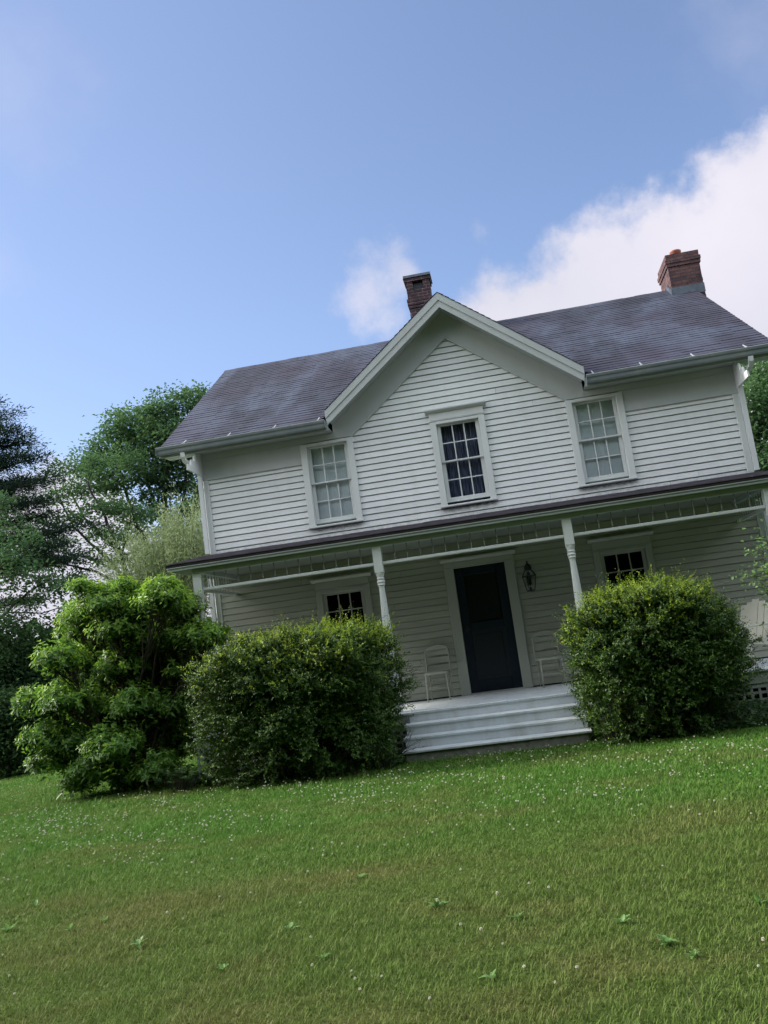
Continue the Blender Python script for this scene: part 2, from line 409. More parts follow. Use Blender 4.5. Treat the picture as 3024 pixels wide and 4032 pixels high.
COURSE = .108
OPEN = [(-2.305, 3.14, 4.62, .40), (2.305, 3.14, 4.62, .40), (0, 3.14, 4.62, .40),
        (-2.341, .70, 2.02, .40), (2.341, .70, 2.02, .40), (0, 0, 2.12, .50)]
def siding(mb, z0, z1, xfun, y=0, opens=(), face=-1, axis='y', slot=.019):
    z = z0; k = 0
    while z < z1-1e-4:
        t = min(z+COURSE, z1)
        a, b = xfun((z+t)/2)
        if b-a > .02:
            cuts = [(a, b)]
            for (cx, oz0, oz1, hw) in opens:
                if t > oz0+.01 and z < oz1-.01:
                    nc = []
                    for (p, r_) in cuts:
                        if cx+hw <= p or cx-hw >= r_: nc.append((p, r_)); continue
                        if cx-hw > p: nc.append((p, cx-hw))
                        if cx+hw < r_: nc.append((cx+hw, r_))
                    cuts = nc
            for (p, r_) in cuts:
                if axis == 'y':
                    segs = [p]
                    x = p + random.uniform(1.4, 3.6)
                    while x < r_-.5: segs.append(x); x += random.uniform(2.2, 3.8)
                    segs.append(r_)
                    for i in range(len(segs)-1):
                        u0 = segs[i]+(.002 if i else 0); u1 = segs[i+1]-.002*(i < len(segs)-2)
                        o = random.uniform(-.0012, .0012); dz = random.uniform(-.0012, .0012)
                        prof = [(y+.034, z), (y-.021+o, z+dz), (y-.019+o, z+.006), (y-.008, t-slot+dz), (y+.030, t-slot), (y+.030, t), (y+.034, t)]
                        mb.prism(prof, 0, u0, u1)
                else:
                    s = face
                    prof = [(y-s*.014, z), (y+s*.021, z), (y+s*.008, t-.009), (y-s*.010, t-.009), (y-s*.010, t), (y-s*.014, t)]
                    mb.prism(prof, 1, p, r_)
        z = t; k += 1
# front wall: upper storey and gable
mb = MB()
siding(mb, 2.90, 4.304, lambda z: (-W+.09, W-.09), 0, OPEN)
siding(mb, 4.304, ZA+.03, lambda z: (-(ZA+.10-z)/SL, (ZA+.10-z)/SL), 0, OPEN)
fw_o = H(mb, 'upper_wall', M['white'])
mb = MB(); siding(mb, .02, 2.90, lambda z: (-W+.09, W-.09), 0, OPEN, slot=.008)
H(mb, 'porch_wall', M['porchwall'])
# side walls and back
for s in (-1, 1):
    mb = MB()
    siding(mb, -.2, 4.34, lambda z: (0.09, 2*R-.09), s*W, face=s, axis='x')
    siding(mb, 4.34, ZR-.3, lambda z: (R-(ZR-.25-z)/SM, R+(ZR-.25-z)/SM), s*W, face=s, axis='x')
    H(mb, 'side_wall', M['white'])
mb = MB(); mb.box(-W+.001, W-.001, 2*R-.03, 2*R, -.5, 4.7); H(mb, 'back_wall', M['white'])
mb = MB(); mb.box(-W+.03, W-.03, .03, 2*R-.04, -.6, -.02); H(mb, 'foundation', M['basewood'])
# interior: dark room lining so windows read as dark rooms
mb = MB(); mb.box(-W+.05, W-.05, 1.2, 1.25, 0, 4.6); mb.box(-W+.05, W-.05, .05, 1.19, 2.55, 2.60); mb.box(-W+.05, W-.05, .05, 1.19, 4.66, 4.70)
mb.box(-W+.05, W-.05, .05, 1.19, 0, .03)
H(mb, 'dark_room_lining', M['dark_in'])

# corner boards
for s in (-1, 1):
    mb = MB(); mb.bbox(min(s*W, s*(W-.10)), max(s*W, s*(W-.10)), -.034, .0, -.02, 4.30)
    mb.box(min(s*(W+.004), s*(W-.02)), max(s*(W+.004), s*(W-.02)), .001, .10, -.02, 4.30)
    H(mb, 'corner_board', M['trim'])
# frieze boards under the eaves
mb = MB()
for s in (-1, 1):
    x0, x1 = sorted((s*(W+.006), s*1.86))
    mb.bbox(x0, x1, -.040, .0, 4.625, 4.735)
    x0, x1 = sorted((s*(W+.006), s*2.72)); mb.bbox(x0, x1, -.0402, .0, 4.26, 4.6248)
    # rake frieze following the gable
    top = ZG-.205
    pts = [(0, top), (s*2.16, top-SL*2.16), (s*2.16, 4.627), (s*1.86, 4.627), (s*1.86, ZA-SL*1.86), (0, ZA)]
    if s < 0: pts = pts[::-1]
    mb.prism(pts, 1, -.0425, -.001)
# thin fillet along the inner edge
for s in (-1, 1):
    a = (0, ZA); b = (s*1.86, ZA-SL*1.86)
    pts = [(a[0], a[1]), (b[0], b[1]), (b[0], b[1]+.030), (a[0], a[1]+.030)]
    if s > 0: pts = pts[::-1]
    mb.prism(pts, 1, -.052, -.043)
H(mb, 'frieze_board', M['rake'])  # frieze takes the darker rake colour to stand for eave shade

# ---- roofs (courses of shingles as real steps)
def course_roof(mb, x0f, x1f, y0, z0, y1, z1, n, th=.014, base=.03):
    """sloping shingle roof: x-extent functions of t in 0..1 (t from eave to ridge)"""
    L = math.hypot(y1-y0, z1-z0); ty, tz = (y1-y0)/L, (z1-z0)/L; nyy, nzz = -tz, ty
    if y1 < y0: nyy, nzz = tz, -ty
    for k in range(n):
        t0, t1 = k/n, (k+1)/n
        for lo, hi in ((0, 1),):
            def P(x, t, h): return (x, y0+(y1-y0)*t+nyy*h, z0+(z1-z0)*t+nzz*h)
            xa0, xa1 = x0f(t0), x1f(t0); xb0, xb1 = x0f(min(t1, 1)), x1f(min(t1, 1))
            if xa1-xa0 < .02 and xb1-xb0 < .02: continue
            # wavy butt edge: split in shingle-length pieces
            m = max(1, int((xa1-xa0)/.32))
            for j in range(m):
                u0, u1 = j/m, (j+1)/m
                h = th+random.uniform(-.003, .004); e = random.uniform(-.0025, .0025)/L
                A0 = xa0+(xa1-xa0)*u0; A1 = xa0+(xa1-xa0)*u1; B0 = xb0+(xb1-xb0)*u0; B1 = xb0+(xb1-xb0)*u1
                V = [P(A0, t0-e, 0), P(A1, t0-e, 0), P(A1, t0-e, h), P(A0, t0-e, h), P(B0, t1, .0), P(B1, t1, .0), P(B1, t1, .003), P(B0, t1, .003)]
                mb.add(V, [(0, 1, 2, 3), (3, 2, 6, 7), (0, 4, 5, 1), (0, 3, 7, 4), (1, 5, 6, 2)])
main = MB()
VT = (R+E)                                         # run of the main roof
ygm = (ZG-ZE)/SM-E                                 # where the gable ridge meets the main roof
def valley(t):
    z = ZE+(ZR-ZE)*t
    return max(0, (ZG-z)/SL)
course_roof(main, lambda t: -WO, lambda t: -valley(t) if valley(t) > 0 else 0.0, -E, ZE, R, ZR, 36, th=.009)
course_roof(main, lambda t: valley(t), lambda t: WO, -E, ZE, R, ZR, 36, th=.009)
course_roof(main, lambda t: -WO, lambda t: WO, 2*R+E, ZE, R, ZR, 30)
roof = H(main, 'roof', M['roof'])
# ridge cap
mb = MB()
x = -WO
while x < WO-.01:
    x2 = min(x+.25, WO); h = .018+random.uniform(0, .008)
    mb.prism([(R-.15, ZR-.10+h-.012), (R, ZR+h), (R+.15, ZR-.10+h-.012), (R+.15, ZR-.125), (R, ZR-.02), (R-.15, ZR-.125)], 0, x, x2)
    x = x2
H(mb, 'ridge_cap', M['roof'], roof)
# deck under shingles + side rake boards
for s in (-1, 1):
    mb = MB(); xs = sorted((s*WO, s*(WO-.03)))
    for (ya, yb) in ((-E, R), (2*R+E, R)):
        mb.prism([(ya, ZE-.012), (yb, ZR-.012), (yb, ZR-.20), (ya, ZE-.16)], 0, *xs)
    xs = sorted((s*(WO-.03), s*W))
    mb.prism([(-E+.03, ZE-.03), (R, ZR-.05), (R, ZR-.10), (-E+.03, ZE-.08)], 0, *xs)
    mb.prism([(2*R+E-.03, ZE-.03), (R, ZR-.05), (R, ZR-.10), (2*R+E-.03, ZE-.08)], 0, *xs)
    H(mb, 'rake_board', M['trim'], roof)
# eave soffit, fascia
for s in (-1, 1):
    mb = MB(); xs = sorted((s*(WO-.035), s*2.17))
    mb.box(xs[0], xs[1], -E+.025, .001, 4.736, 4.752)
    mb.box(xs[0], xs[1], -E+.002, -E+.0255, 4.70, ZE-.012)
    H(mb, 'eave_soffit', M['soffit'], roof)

# ---- front gable
gable = MB()
def course_gable(mb, s):
    n = 24
    for k in range(n):
        t0, t1 = k/n, (k+1)/n
        xa, xb = GA*(1-t0)+.03*0, GA*(1-t1)
        za, zb = ZG-SL*xa, ZG-SL*xb
        # y where this height meets main roof
        ya, yb = (za-ZE)/SM-E, (zb-ZE)/SM-E
        nn = Vector((SL, 0, 1)).normalized()
        for (h0, h1) in ((.014, .003),):
            V = [(s*xa, -E-.03, za), (s*xa, max(ya, -E), za), (s*xa+s*nn.x*h0, -E-.03, za+nn.z*h0), (s*xa+s*nn.x*h0, max(ya, -E)+.05, za+nn.z*h0),
                 (s*xb, -E-.03, zb), (s*xb, yb, zb), (s*xb+s*nn.x*h1, -E-.03, zb+nn.z*h1), (s*xb+s*nn.x*h1, yb+.05, zb+nn.z*h1)]
            mb.add(V, [(0, 1, 3, 2), (2, 3, 7, 6), (0, 2, 6, 4), (0, 4, 5, 1)])
for s in (-1, 1): course_gable(gable, s)
gab = H(gable, 'gable_roof', M['roof'])
mb = MB()
for s in (-1, 1):     # rake boards: outer crown board and inner lower board
    pts = [(0, ZG-.006), (s*2.19, ZG-.006-SL*2.19), (s*2.19, ZG-.135-SL*2.19), (0, ZG-.135)]
    if s > 0: pts = pts[::-1]
    mb.prism(pts, 1, -E-.022, -E+.004)
    pts = [(0, ZG-.135), (s*2.19, ZG-.135-SL*2.19), (s*2.17, ZG-.262-SL*2.17), (0, ZG-.262)]
    if s > 0: pts = pts[::-1]
    mb.prism(pts, 1, -E-.006, -E+.018)
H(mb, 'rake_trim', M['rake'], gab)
mb = MB()
for s in (-1, 1):     # sloping soffit of the gable
    pts = [(0, ZG-.20), (s*2.15, ZG-.20-SL*2.15), (s*2.15, ZG-.215-SL*2.15), (0, ZG-.215)]
    if s > 0: pts = pts[::-1]
    mb.prism(pts, 1, -E+.019, .0)
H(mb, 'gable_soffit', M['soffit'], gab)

# ---- gutters with clips
for s in (-1, 1):
    xs = sorted((s*(WO+.01), s*2.20))
    y = -E
    mb = MB()
    prof = [(y-.001, ZE-.125), (y-.070, ZE-.125), (y-.082, ZE-.10), (y-.088, ZE-.055), (y-.106, ZE-.035), (y-.114, ZE-.005), (y-.114, ZE+.004), (y-.102, ZE+.004), (y-.100, ZE-.028), (y-.080, ZE-.05), (y-.066, ZE-.114), (y-.010, ZE-.114), (y-.010, ZE-.002), (y-.001, ZE-.002)]
    n = len(prof)
    Vv = [(xs[0], a, b) for a, b in prof]+[(xs[1], a, b) for a, b in prof]
    Ff = [(i, (i+1) % n, (i+1) % n+n, i+n) for i in range(n)]
    mb.add(Vv, Ff)
    mb.box(xs[0]-.003, xs[0]+.001, y-.112, y-.002, ZE-.124, ZE+.003); mb.box(xs[1]-.001, xs[1]+.003, y-.112, y-.002, ZE-.124, ZE+.003)
    g = H(mb, 'gutter', M['gutter'])
    mb = MB(); mb.box(xs[0], xs[1], y-.1155, y-.099, ZE+.0045, ZE+.0125); H(mb, 'gutter_lip', M['downspout'], g)
    for xx in (2.32, 3.10, 3.92, 4.74):
        mb = MB(); x = s*xx
        mb.prism([(y-.112, ZE+.006), (y-.02, ZE+.035), (y+.11, ZE+.11), (y+.11, ZE+.122), (y-.02, ZE+.050), (y-.112, ZE+.018)], 0, x-.009, x+.009)
        H(mb, 'gutter_clip', M['hook'], g)
# ---- downspouts
def rect_path(mb, pts, hw=.036, hd=.028):
    n = len(pts); b = len(mb.V)
    for i, p in enumerate(pts):
        p = Vector(p); d = (Vector(pts[min(i+1, n-1)])-Vector(pts[max(0, i-1)])).normalized()
        a = Vector((1, 0, 0)); a = (a-d*a.dot(d)).normalized(); c = d.cross(a)
        for (u, v) in ((-1, -1), (1, -1), (1, 1), (-1, 1)): mb.V.append(p+a*u*hw+c*v*hd)
    for i in range(n-1):
        for k in range(4): mb.F.append((b+i*4+k, b+i*4+(k+1) % 4, b+(i+1)*4+(k+1) % 4, b+(i+1)*4+k))
for s in (-1, 1):
    mb = MB(); xo, xi = s*(W+.17), s*(W+.035)
    rect_path(mb, [(xo, -E-.05, 4.73), (xo, -E-.04, 4.66), (xo, -E+.02, 4.60), (xi+s*.02, -.13, 4.44), (xi, -.07, 4.38), (xi, -.07, 2.955)])
    d_ = H(mb, 'downspout', M['downspout'])
    mb = MB(); rect_path(mb, [(xi, -.07, 2.86), (xi, -.07, -.40)])
    for zz in (3.2, 4.1, 1.8, .7): mb.box(xi-.042, xi+.042, -.101, -.035, zz, zz+.022)
    H(mb, 'downspout_lower', M['downspout'], d_)

# ---- windows
def window(cx, zb, zt, curtain, head, sillz, paint='trim'):
    """sash opening between zb and zt (glass edges); casing around"""
    o = MB(); hw = .30
    ow, cw = .362, .472                              # opening half width, casing outer half width
    oz0, oz1 = zb-.115, zt+.035
    top = oz1+.055
    # casing: jambs, head, reveal
    for s in (-1, 1):
        xs = sorted((cx+s*ow, cx+s*cw)); o.bbox(xs[0], xs[1], -.058, .012, sillz+.035, top)
        xs = sorted((cx+s*ow, cx+s*(ow+.012))); o.box(xs[0], xs[1], .013, .09, sillz+.035, oz1)
    o.bbox(cx-ow+.001, cx+ow-.001, -.058, .012, oz1, top-.001)
    o.box(cx-ow, cx+ow, .013, .09, oz1, oz1+.02)
    win = H(o, 'window', M[paint])
    sb = MB(); sb.bbox(cx-cw-.01, cx+cw+.01, -.085, .012, sillz, sillz+.034); sb.box(cx-ow, cx+ow, .0125, .09, sillz+.004, sillz+.034)
    H(sb, 'sill', M[paint], win)
    if head == 'full':
        hb = MB(); hb.bbox(cx-cw-.004, cx+cw+.004, -.066, .0, top+.002, top+.016); hb.bbox(cx-cw+.004, cx+cw-.004, -.062, .0, top+.018, top+.145)
        hb.prism([(-.001, top+.147), (-.066, top+.147), (-.080, top+.165), (-.125, top+.185), (-.128, top+.205), (-.001, top+.225)], 0, cx-cw-.055, cx+cw+.055)
        H(hb, 'head_trim', M[paint], win)
    elif head == 'small':
        hb = MB(); hb.prism([(-.001, top+.002), (-.070, top+.002), (-.085, top+.02), (-.001, top+.03)], 0, cx-cw-.02, cx+cw+.02)
        H(hb, 'head_trim', M[paint], win)
    zm = (zb+zt)/2+.005
    # upper sash (outer) and lower sash (inner)
    def sash(z0, z1, y, botrail, toprail):
        m_ = MB()
        for s in (-1, 1):
            xs = sorted((cx+s*hw, cx+s*(ow-.002))); m_.bbox(xs[0], xs[1], y, y+.036, z0-botrail, z1+toprail, .004)
        m_.bbox(cx-hw-.002, cx+hw+.002, y+.001, y+.037, z0-botrail, z0, .003); m_.bbox(cx-hw-.002, cx+hw+.002, y+.001, y+.037, z1, z1+toprail, .003)
        for k in (1, 2):
            x = cx-hw+2*hw*k/3; m_.bbox(x-.0095, x+.0095, y+.004, y+.030, z0, z1, .003)
        z = (z0+z1)/2; m_.bbox(cx-hw, cx+hw, y+.0055, y+.029, z-.0095, z+.0095, .003)
        H(m_, 'sash', M[paint], win)
        g = MB(); g.box(cx-hw-.001, cx+hw+.001, y+.014, y+.018, z0-.001, z1+.001); H(g, 'pane', M['glass'], win)
    sash(zm+.012, zt, .004, .026, .034)
    sash(zb, zm-.016, .044, .075, .028)
    # curtain
    if curtain == 'shade':
        c = MB()
        def sheet(z0, z1, y, amp, fr):
            nX, nZ = 40, 6; b = len(c.V)
            for j in range(nZ+1):
                for i in range(nX+1):
                    x = cx-.35+.70*i/nX; z = z0+(z1-z0)*j/nZ
                    c.V.append(Vector((x, y+amp*math.sin(i*fr+j*.15)*(.5+.5*math.sin(i*.31+1)), z)))
            for j in range(nZ):
                for i in range(nX): c.F.append((b+j*(nX+1)+i, b+j*(nX+1)+i+1, b+(j+1)*(nX+1)+i+1, b+(j+1)*(nX+1)+i))
        sheet(zb-.08, zt+.04, .100, .004, .9); 
        sheet(zb+.30, zb+.36, .094, .003, .9); sheet(zm+.16, zm+.20, .093, .003, .9)
        H(c, 'curtain', M['shade'], win, True)
    elif curtain == 'lace':
        c = MB(); nX, nZ = 90, 10
        for j in range(nZ+1):
            for i in range(nX+1):
                x = cx-.35+.70*i/nX; z = zb-.08+(zt-zb+.12)*j/nZ
                c.V.append(Vector((x, .15+.022*math.sin(i*.78+.5*math.sin(j*.4))+.012*math.sin(i*.29), z)))
        for j in range(nZ):
            for i in range(nX): c.F.append((j*(nX+1)+i, j*(nX+1)+i+1, (j+1)*(nX+1)+i+1, (j+1)*(nX+1)+i))
        H(c, 'curtain', M['curtain'], win, True)
    return win
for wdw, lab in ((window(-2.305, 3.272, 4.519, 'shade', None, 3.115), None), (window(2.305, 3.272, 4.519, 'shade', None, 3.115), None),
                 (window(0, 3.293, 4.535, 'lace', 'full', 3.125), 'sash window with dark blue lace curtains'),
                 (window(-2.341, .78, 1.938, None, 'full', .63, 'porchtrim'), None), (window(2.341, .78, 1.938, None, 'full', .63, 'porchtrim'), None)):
    if lab: wdw['label'] = lab
# dirty stain strip below sills is part of the paint; sheet of flashing at the porch roof
# ---- door
mb = MB()
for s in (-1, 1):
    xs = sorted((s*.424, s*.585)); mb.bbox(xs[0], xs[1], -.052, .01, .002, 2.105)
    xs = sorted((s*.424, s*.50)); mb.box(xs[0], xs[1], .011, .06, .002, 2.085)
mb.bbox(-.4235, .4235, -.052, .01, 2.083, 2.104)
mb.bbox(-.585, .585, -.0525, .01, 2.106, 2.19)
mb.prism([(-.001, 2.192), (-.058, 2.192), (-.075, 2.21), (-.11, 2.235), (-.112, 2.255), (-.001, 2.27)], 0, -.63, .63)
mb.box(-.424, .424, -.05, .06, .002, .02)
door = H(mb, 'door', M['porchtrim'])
mb = MB()   # navy storm door
for s in (-1, 1):
    xs = sorted((s*.275, s*.421)); mb.bbox(xs[0], xs[1], -.016, .02, .022, 2.08)
mb.bbox(-.2745, .2745, -.0155, .02, 1.95, 2.079); mb.bbox(-.2745, .2745, -.0155, .02, 1.02, 1.16); mb.bbox(-.2745, .2745, -.0155, .02, .023, .22)
sd_ = H(mb, 'storm_door', M['navy'], door)
mb = MB(); mb.box(-.276, .276, -.006, .014, .219, 1.021); mb.bbox(-.22, .22, -.011, -.0065, .28, .96); H(mb, 'door_panel', M['navydark'], door)
mb = MB(); mb.box(-.276, .276, -.003, .002, 1.159, 1.951); H(mb, 'pane', M['glass'], door)
mb = MB(); mb.tube([(-.35, -.016, 1.06), (-.35, -.055, 1.06), (-.29, -.058, 1.06)], .009, 8); mb.box(-.365, -.335, -.02, -.0161, 1.0, 1.12); H(mb, 'handle', M['black'], door)
mb = MB(); mb.box(-.42, .42, .05, .058, .02, 2.08); H(mb, 'inner_door', M['navydark'], door)

# ---- porch
PY, PX = -1.77, 1.407
QY, QX, QZ, JZ = -1.977, 4.66, 2.612, 2.934
mb = MB()
course_roof(mb, lambda t: -QX, lambda t: QX, QY, QZ, -.035, JZ-.004, 14, th=.010)
proof = H(mb, 'porch_roof', M['roofporch'])
mb = MB()
sl = (JZ-QZ)/(-.035-QY)
mb.prism([(QY+.012, QZ-.003), (-.036, JZ-.008), (-.036, JZ-.06), (QY+.012, QZ-.045)], 0, -QX+.012, QX-.012)     # deck edge
H(mb, 'porch_roof_deck', M['bark'], proof)
mb = MB()
mb.bbox(-QX+.03, QX-.03, QY+.03, QY+.055, QZ-.105, QZ-.047)            # fascia
mb.bbox(-QX+.02, QX-.02, QY+.012, QY+.029, QZ-.062, QZ-.047, .003)     # bed moulding
for s in (-1, 1):
    xs = sorted((s*(QX-.03), s*(QX-.055)))
    mb.prism([(QY+.056, QZ-.10), (-.036, QZ-.10), (-.036, JZ-.064), (QY+.056, QZ-.052)], 0, *xs)
H(mb, 'porch_fascia', M['soffit'], proof)
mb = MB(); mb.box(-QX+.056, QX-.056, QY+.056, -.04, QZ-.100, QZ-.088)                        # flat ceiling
M['ceiling'] = mat_paint('shaded_ceiling_paint', (.20, .23, .20), dirt=.2)  # ceiling colour darkened to stand for the shade under the porch roof
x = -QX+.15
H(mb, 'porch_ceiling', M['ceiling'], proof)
mb = MB()                                                                 # beam over the posts
mb.bbox(-3*PX-.07, 3*PX+.07, PY-.07, PY+.07, 2.44, QZ-.101)
for s in (-1, 1): xs = sorted((s*(3*PX-.07), s*(3*PX+.07))); mb.box(xs[0]+.001, xs[1]-.001, PY+.071, -.06, 2.441, QZ-.101)
H(mb, 'porch_beam', M['soffit'])
# posts
def post_mesh():
    m_ = MB()
    hb = .066
    m_.box(-hb, hb, -hb, hb, 2.055, 2.439)                               # top block
    prof = [(.052, 1.985), (.058, 2.0), (.062, 2.02), (.066, 2.035), (.064, 2.0545)]
    m_.lathe([(.030, 1.60)]+prof, 0, 0, 20)
    shaft = [(.068, .72), (.066, .80), (.070, .9), (.066, 1.1), (.058, 1.35), (.050, 1.6), (.043, 1.80), (.041, 1.845), (.050, 1.858), (.058, 1.872), (.052, 1.888), (.056, 1.90), (.064, 1.915), (.056, 1.93), (.050, 1.94), (.058, 1.952), (.060, 1.965), (.050, 1.983)]
    m_.lathe(shaft, 0, 0, 24)
    m_.lathe([(.060, .60), (.070, .63), (.058, .66), (.070, .69), (.066, .7195)], 0, 0, 20)
    m_.box(-hb, hb, -hb, hb, .001, .60)
    return m_
pm = None
for i in (-3, -1, 1, 3):
    if pm is None:
        o = post_mesh().build('porch_post', M['trim'], house); autosmooth(o, 35); pm = o
    else:
        o = pm.copy(); COL.objects.link(o); o.parent = house
    o.matrix_parent_inverse = Matrix.Translation(-HL); o.location = (i*PX, PY, 0)
# frieze rails with turned spindles
def spindle_mesh():
    m_ = MB(); z0, z1 = 2.214, 2.439; L = z1-z0
    prof = [(.012, 0), (.012, .14), (.008, .18), (.014, .26), (.009, .34), (.006, .42), (.011, .55), (.006, .68), (.009, .76), (.014, .82), (.008, .88), (.012, .92), (.012, 1)]
    m_.lathe([(r_*.72, z0+t*L) for r_, t in prof], 0, 0, 10); return m_
sm_ = None
def add_spindle(x, y, rail):
    global sm_
    if sm_ is None: sm_ = spindle_mesh().build('spindle', M['ceiling'], rail, True); o = sm_  # spindles share the darkened ceiling colour to sink into the porch shade
    else: o = sm_.copy(); COL.objects.link(o); o.parent = rail
    o.location = (x, y, 0)
for i in (-3, -1, 1):
    mb = MB(); x0, x1 = i*PX+.067, (i+2)*PX-.067
    mb.bbox(x0, x1, PY-.028, PY+.028, 2.168, 2.213)
    rail = H(mb, 'frieze_rail', M['trim'])
    n = 14
    for k in range(1, n): add_spindle(x0+(x1-x0)*k/n, PY, rail)
for s in (-1, 1):
    mb = MB(); x = s*3*PX
    mb.box(x-.028, x+.028, PY+.068, -.025, 2.168, 2.2131)
    rail = H(mb, 'frieze_rail', M['trim'])
    for k in range(1, 13): add_spindle(x, PY+.068+(-.025-PY-.068)*k/13, rail)
# floor, skirt, lattice
FX = 4.45
mb = MB()
x = -FX
while x < FX-.01:
    x2 = min(x+.089, FX); mb.bbox(x+.0008, x2-.0008, -2.03, -.04, -.032+random.uniform(-.0008, .0008), 0+random.uniform(-.001, .0008), .006); x = x2
pf = H(mb, 'porch_floor', M['stepwhite'])
mb = MB(); mb.box(-FX+.02, FX-.02, -2.0, -.05, -.045, -.034)
mb.bbox(-FX+.02, -1.2, -2.002, -1.98, -.19, -.0455); mb.bbox(1.23, FX-.02, -2.002, -1.98, -.19, -.0455)
for s in (-1, 1): xs = sorted((s*(FX-.02), s*(FX-.042))); mb.box(xs[0], xs[1], -1.979, -.05, -.19, -.0455)
H(mb, 'porch_skirt', M['lattice'], pf)
mb = MB()
def lattice(x0, x1):
    mb.bbox(x0, x1, -1.992, -1.975, -.25, -.193); mb.bbox(x0, x1, -1.992, -1.975, -.66, -.60)
    x = x0
    while x < x1: mb.box(x, min(x+.035, x1), -1.990, -1.983, -.60, -.25); x += .105
    z = -.29
    while z > -.6: mb.box(x0, x1, -1.9828, -1.976, z-.035, z); z -= .095
lattice(-FX+.02, -1.2); H(mb, 'lattice_panel', M['lattice'], pf)
mb = MB(); lattice(1.23, FX-.02); H(mb, 'lattice_panel', M['lattice'], pf)
mb = MB(); mb.box(-FX+.05, FX-.05, -1.80, -1.78, -.7, -.05); H(mb, 'crawl_space_shade', M['dark_in'], pf)  # black sheet behind the lattice stands for the dark under the porch
# steps
SX0, SX1, RI, TT = -1.27, 1.22, .1459, .2661
mb = MB()
for k in range(4):
    yy = -2.03-k*TT; zt_ = -k*RI
    mb.box(SX0+.02, SX1-.02, yy+.022, yy+.042, zt_-RI+.001, zt_-.033) if k < 3 else None
steps_r = H(mb, 'front_steps', M['stepwhite'])
for k in range(1, 4):
    t_ = MB(); yy = -2.03-k*TT; zt_ = -k*RI
    prof = [(yy+.006, zt_-.032), (yy, zt_-.026), (yy, zt_-.006), (yy+.006, zt_), (yy+TT+.0215, zt_), (yy+TT+.0215, zt_-.032)]
    t_.prism(prof, 0, SX0, SX1); H(t_, 'tread', M['stepwhite'], steps_r)
mb = MB(); mb.bbox(SX0+.04, SX1-.04, -2.03-3*TT+.03, -2.03-3*TT+.06, -.70, -3*RI-.033)
for x in (SX0+.021, SX1-.045):
    mb.prism([(-2.0, -.034), (-2.0, -.7), (-2.03-3*TT+.065, -.7), (-2.03-3*TT+.065, -3*RI-.034), (-2.03-2*TT+.045, -3*RI-.034), (-2.03-2*TT+.045, -2*RI-.034), (-2.03-TT+.045, -2*RI-.034), (-2.03-TT+.045, -RI-.034), (-2.03+.045, -RI-.034), (-2.03+.045, -.034)], 0, x, x+.024)
H(mb, 'step_base', M['basewood'], steps_r)

# ---- chimneys (parts of the house)
def brick_box(mb, x0, x1, y0, y1, z0, z1, amp=.006):
    z = z0; 
    while z < z1-1e-4:
        t = min(z+.073, z1); j = random.uniform(-amp, amp); k = random.uniform(-amp, amp)
        mb.box(x0+j, x1+k, y0+j, y1+k, z, t-.004 if t < z1 else t)
        mb.box(x0+.008, x1-.008, y0+.008, y1-.008, t-.004, t) if t < z1 else None
        z = t
mb = MB()   # right chimney straddling the ridge end
cx0, cx1, cy0, cy1 = 4.72, 5.37, 3.55, 4.50
brick_box(mb, cx0, cx1, cy0, cy1, 6.4, 7.98)
brick_box(mb, cx0-.022, cx1+.022, cy0-.022, cy1+.022, 7.98, 8.053, .004)
brick_box(mb, cx0-.036, cx1+.036, cy0-.036, cy1+.036, 8.053, 8.126, .004)
brick_box(mb, cx0-.012, cx1+.012, cy0-.012, cy1+.012, 8.126, 8.25, .004)
ch2 = H(mb, 'chimney', M['brick']); ch2['label'] = 'wide red brick chimney with a clay pot at the right end of the roof'
mb = MB(); mb.lathe([(.11, 8.20), (.11, 8.36), (.118, 8.37), (.118, 8.395), (.10, 8.41), (.085, 8.41), (.085, 8.25)], 4.99, 3.80, 20); H(mb, 'chimney_pot', M['terracotta'], ch2, True)
mb = MB()
zf = ZE+SM*(cy0+E)
mb.box(cx0-.012, cx1+.008, cy0-.014, cy0-.0075, zf-.04, zf+.16)
k = 0; y = cy0-.01
while y < R-.02:
    y2 = min(y+.14, R); zz = ZE+SM*(y+E); mb.prism([(y, zz-.04), (y2, zz+.04), (y2, zz+.17), (y, zz+.17)], 0, cx0-.0145-.0004*k, cx0-.008); y = y2; k += 1
H(mb, 'flashing', M['lead'], ch2)
mb = MB()   # centre-left chimney, old soot-darkened brick with hooded top
a0, a1, b0, b1 = -.79, -.29, 3.74, 4.20
brick_box(mb, a0, a1, b0, b1, 7.2, 8.20)
brick_box(mb, a0-.018, a1+.018, b0-.018, b1+.018, 8.20, 8.27, .003)
brick_box(mb, a0-.034, a1+.034, b0-.034, b1+.034, 8.27, 8.41, .003)
brick_box(mb, a0-.008, a1+.008, b0-.008, b1+.008, 8.41, 8.62, .003)
for (p0, p1) in ((a0-.012, a0+.135), (a1-.135, a1+.012)):
    brick_box(mb, p0, p1, b0-.012, b1+.012, 8.62, 8.82, .003)
brick_box(mb, a0+.14, a1-.14, b1-.1, b1+.01, 8.62, 8.82, .003)
brick_box(mb, a0-.035, a1+.035, b0-.035, b1+.035, 8.82, 8.89, .003)
ch1 = H(mb, 'chimney', M['brickold']); ch1['label'] = 'narrow dark brick chimney with an open hood behind the gable peak'
mb = MB(); mb.bbox(a0-.06, a1+.06, b0-.06, b1+.06, 8.892, 8.955); H(mb, 'chimney_cap', M['lead'], ch1)
mb = MB(); mb.box(a0+.137, a1-.137, b0+.06, b0+.10, 8.622, 8.818); H(mb, 'flue_dark', M['black'], ch1)  # black plate stands for the dark inside the hood opening

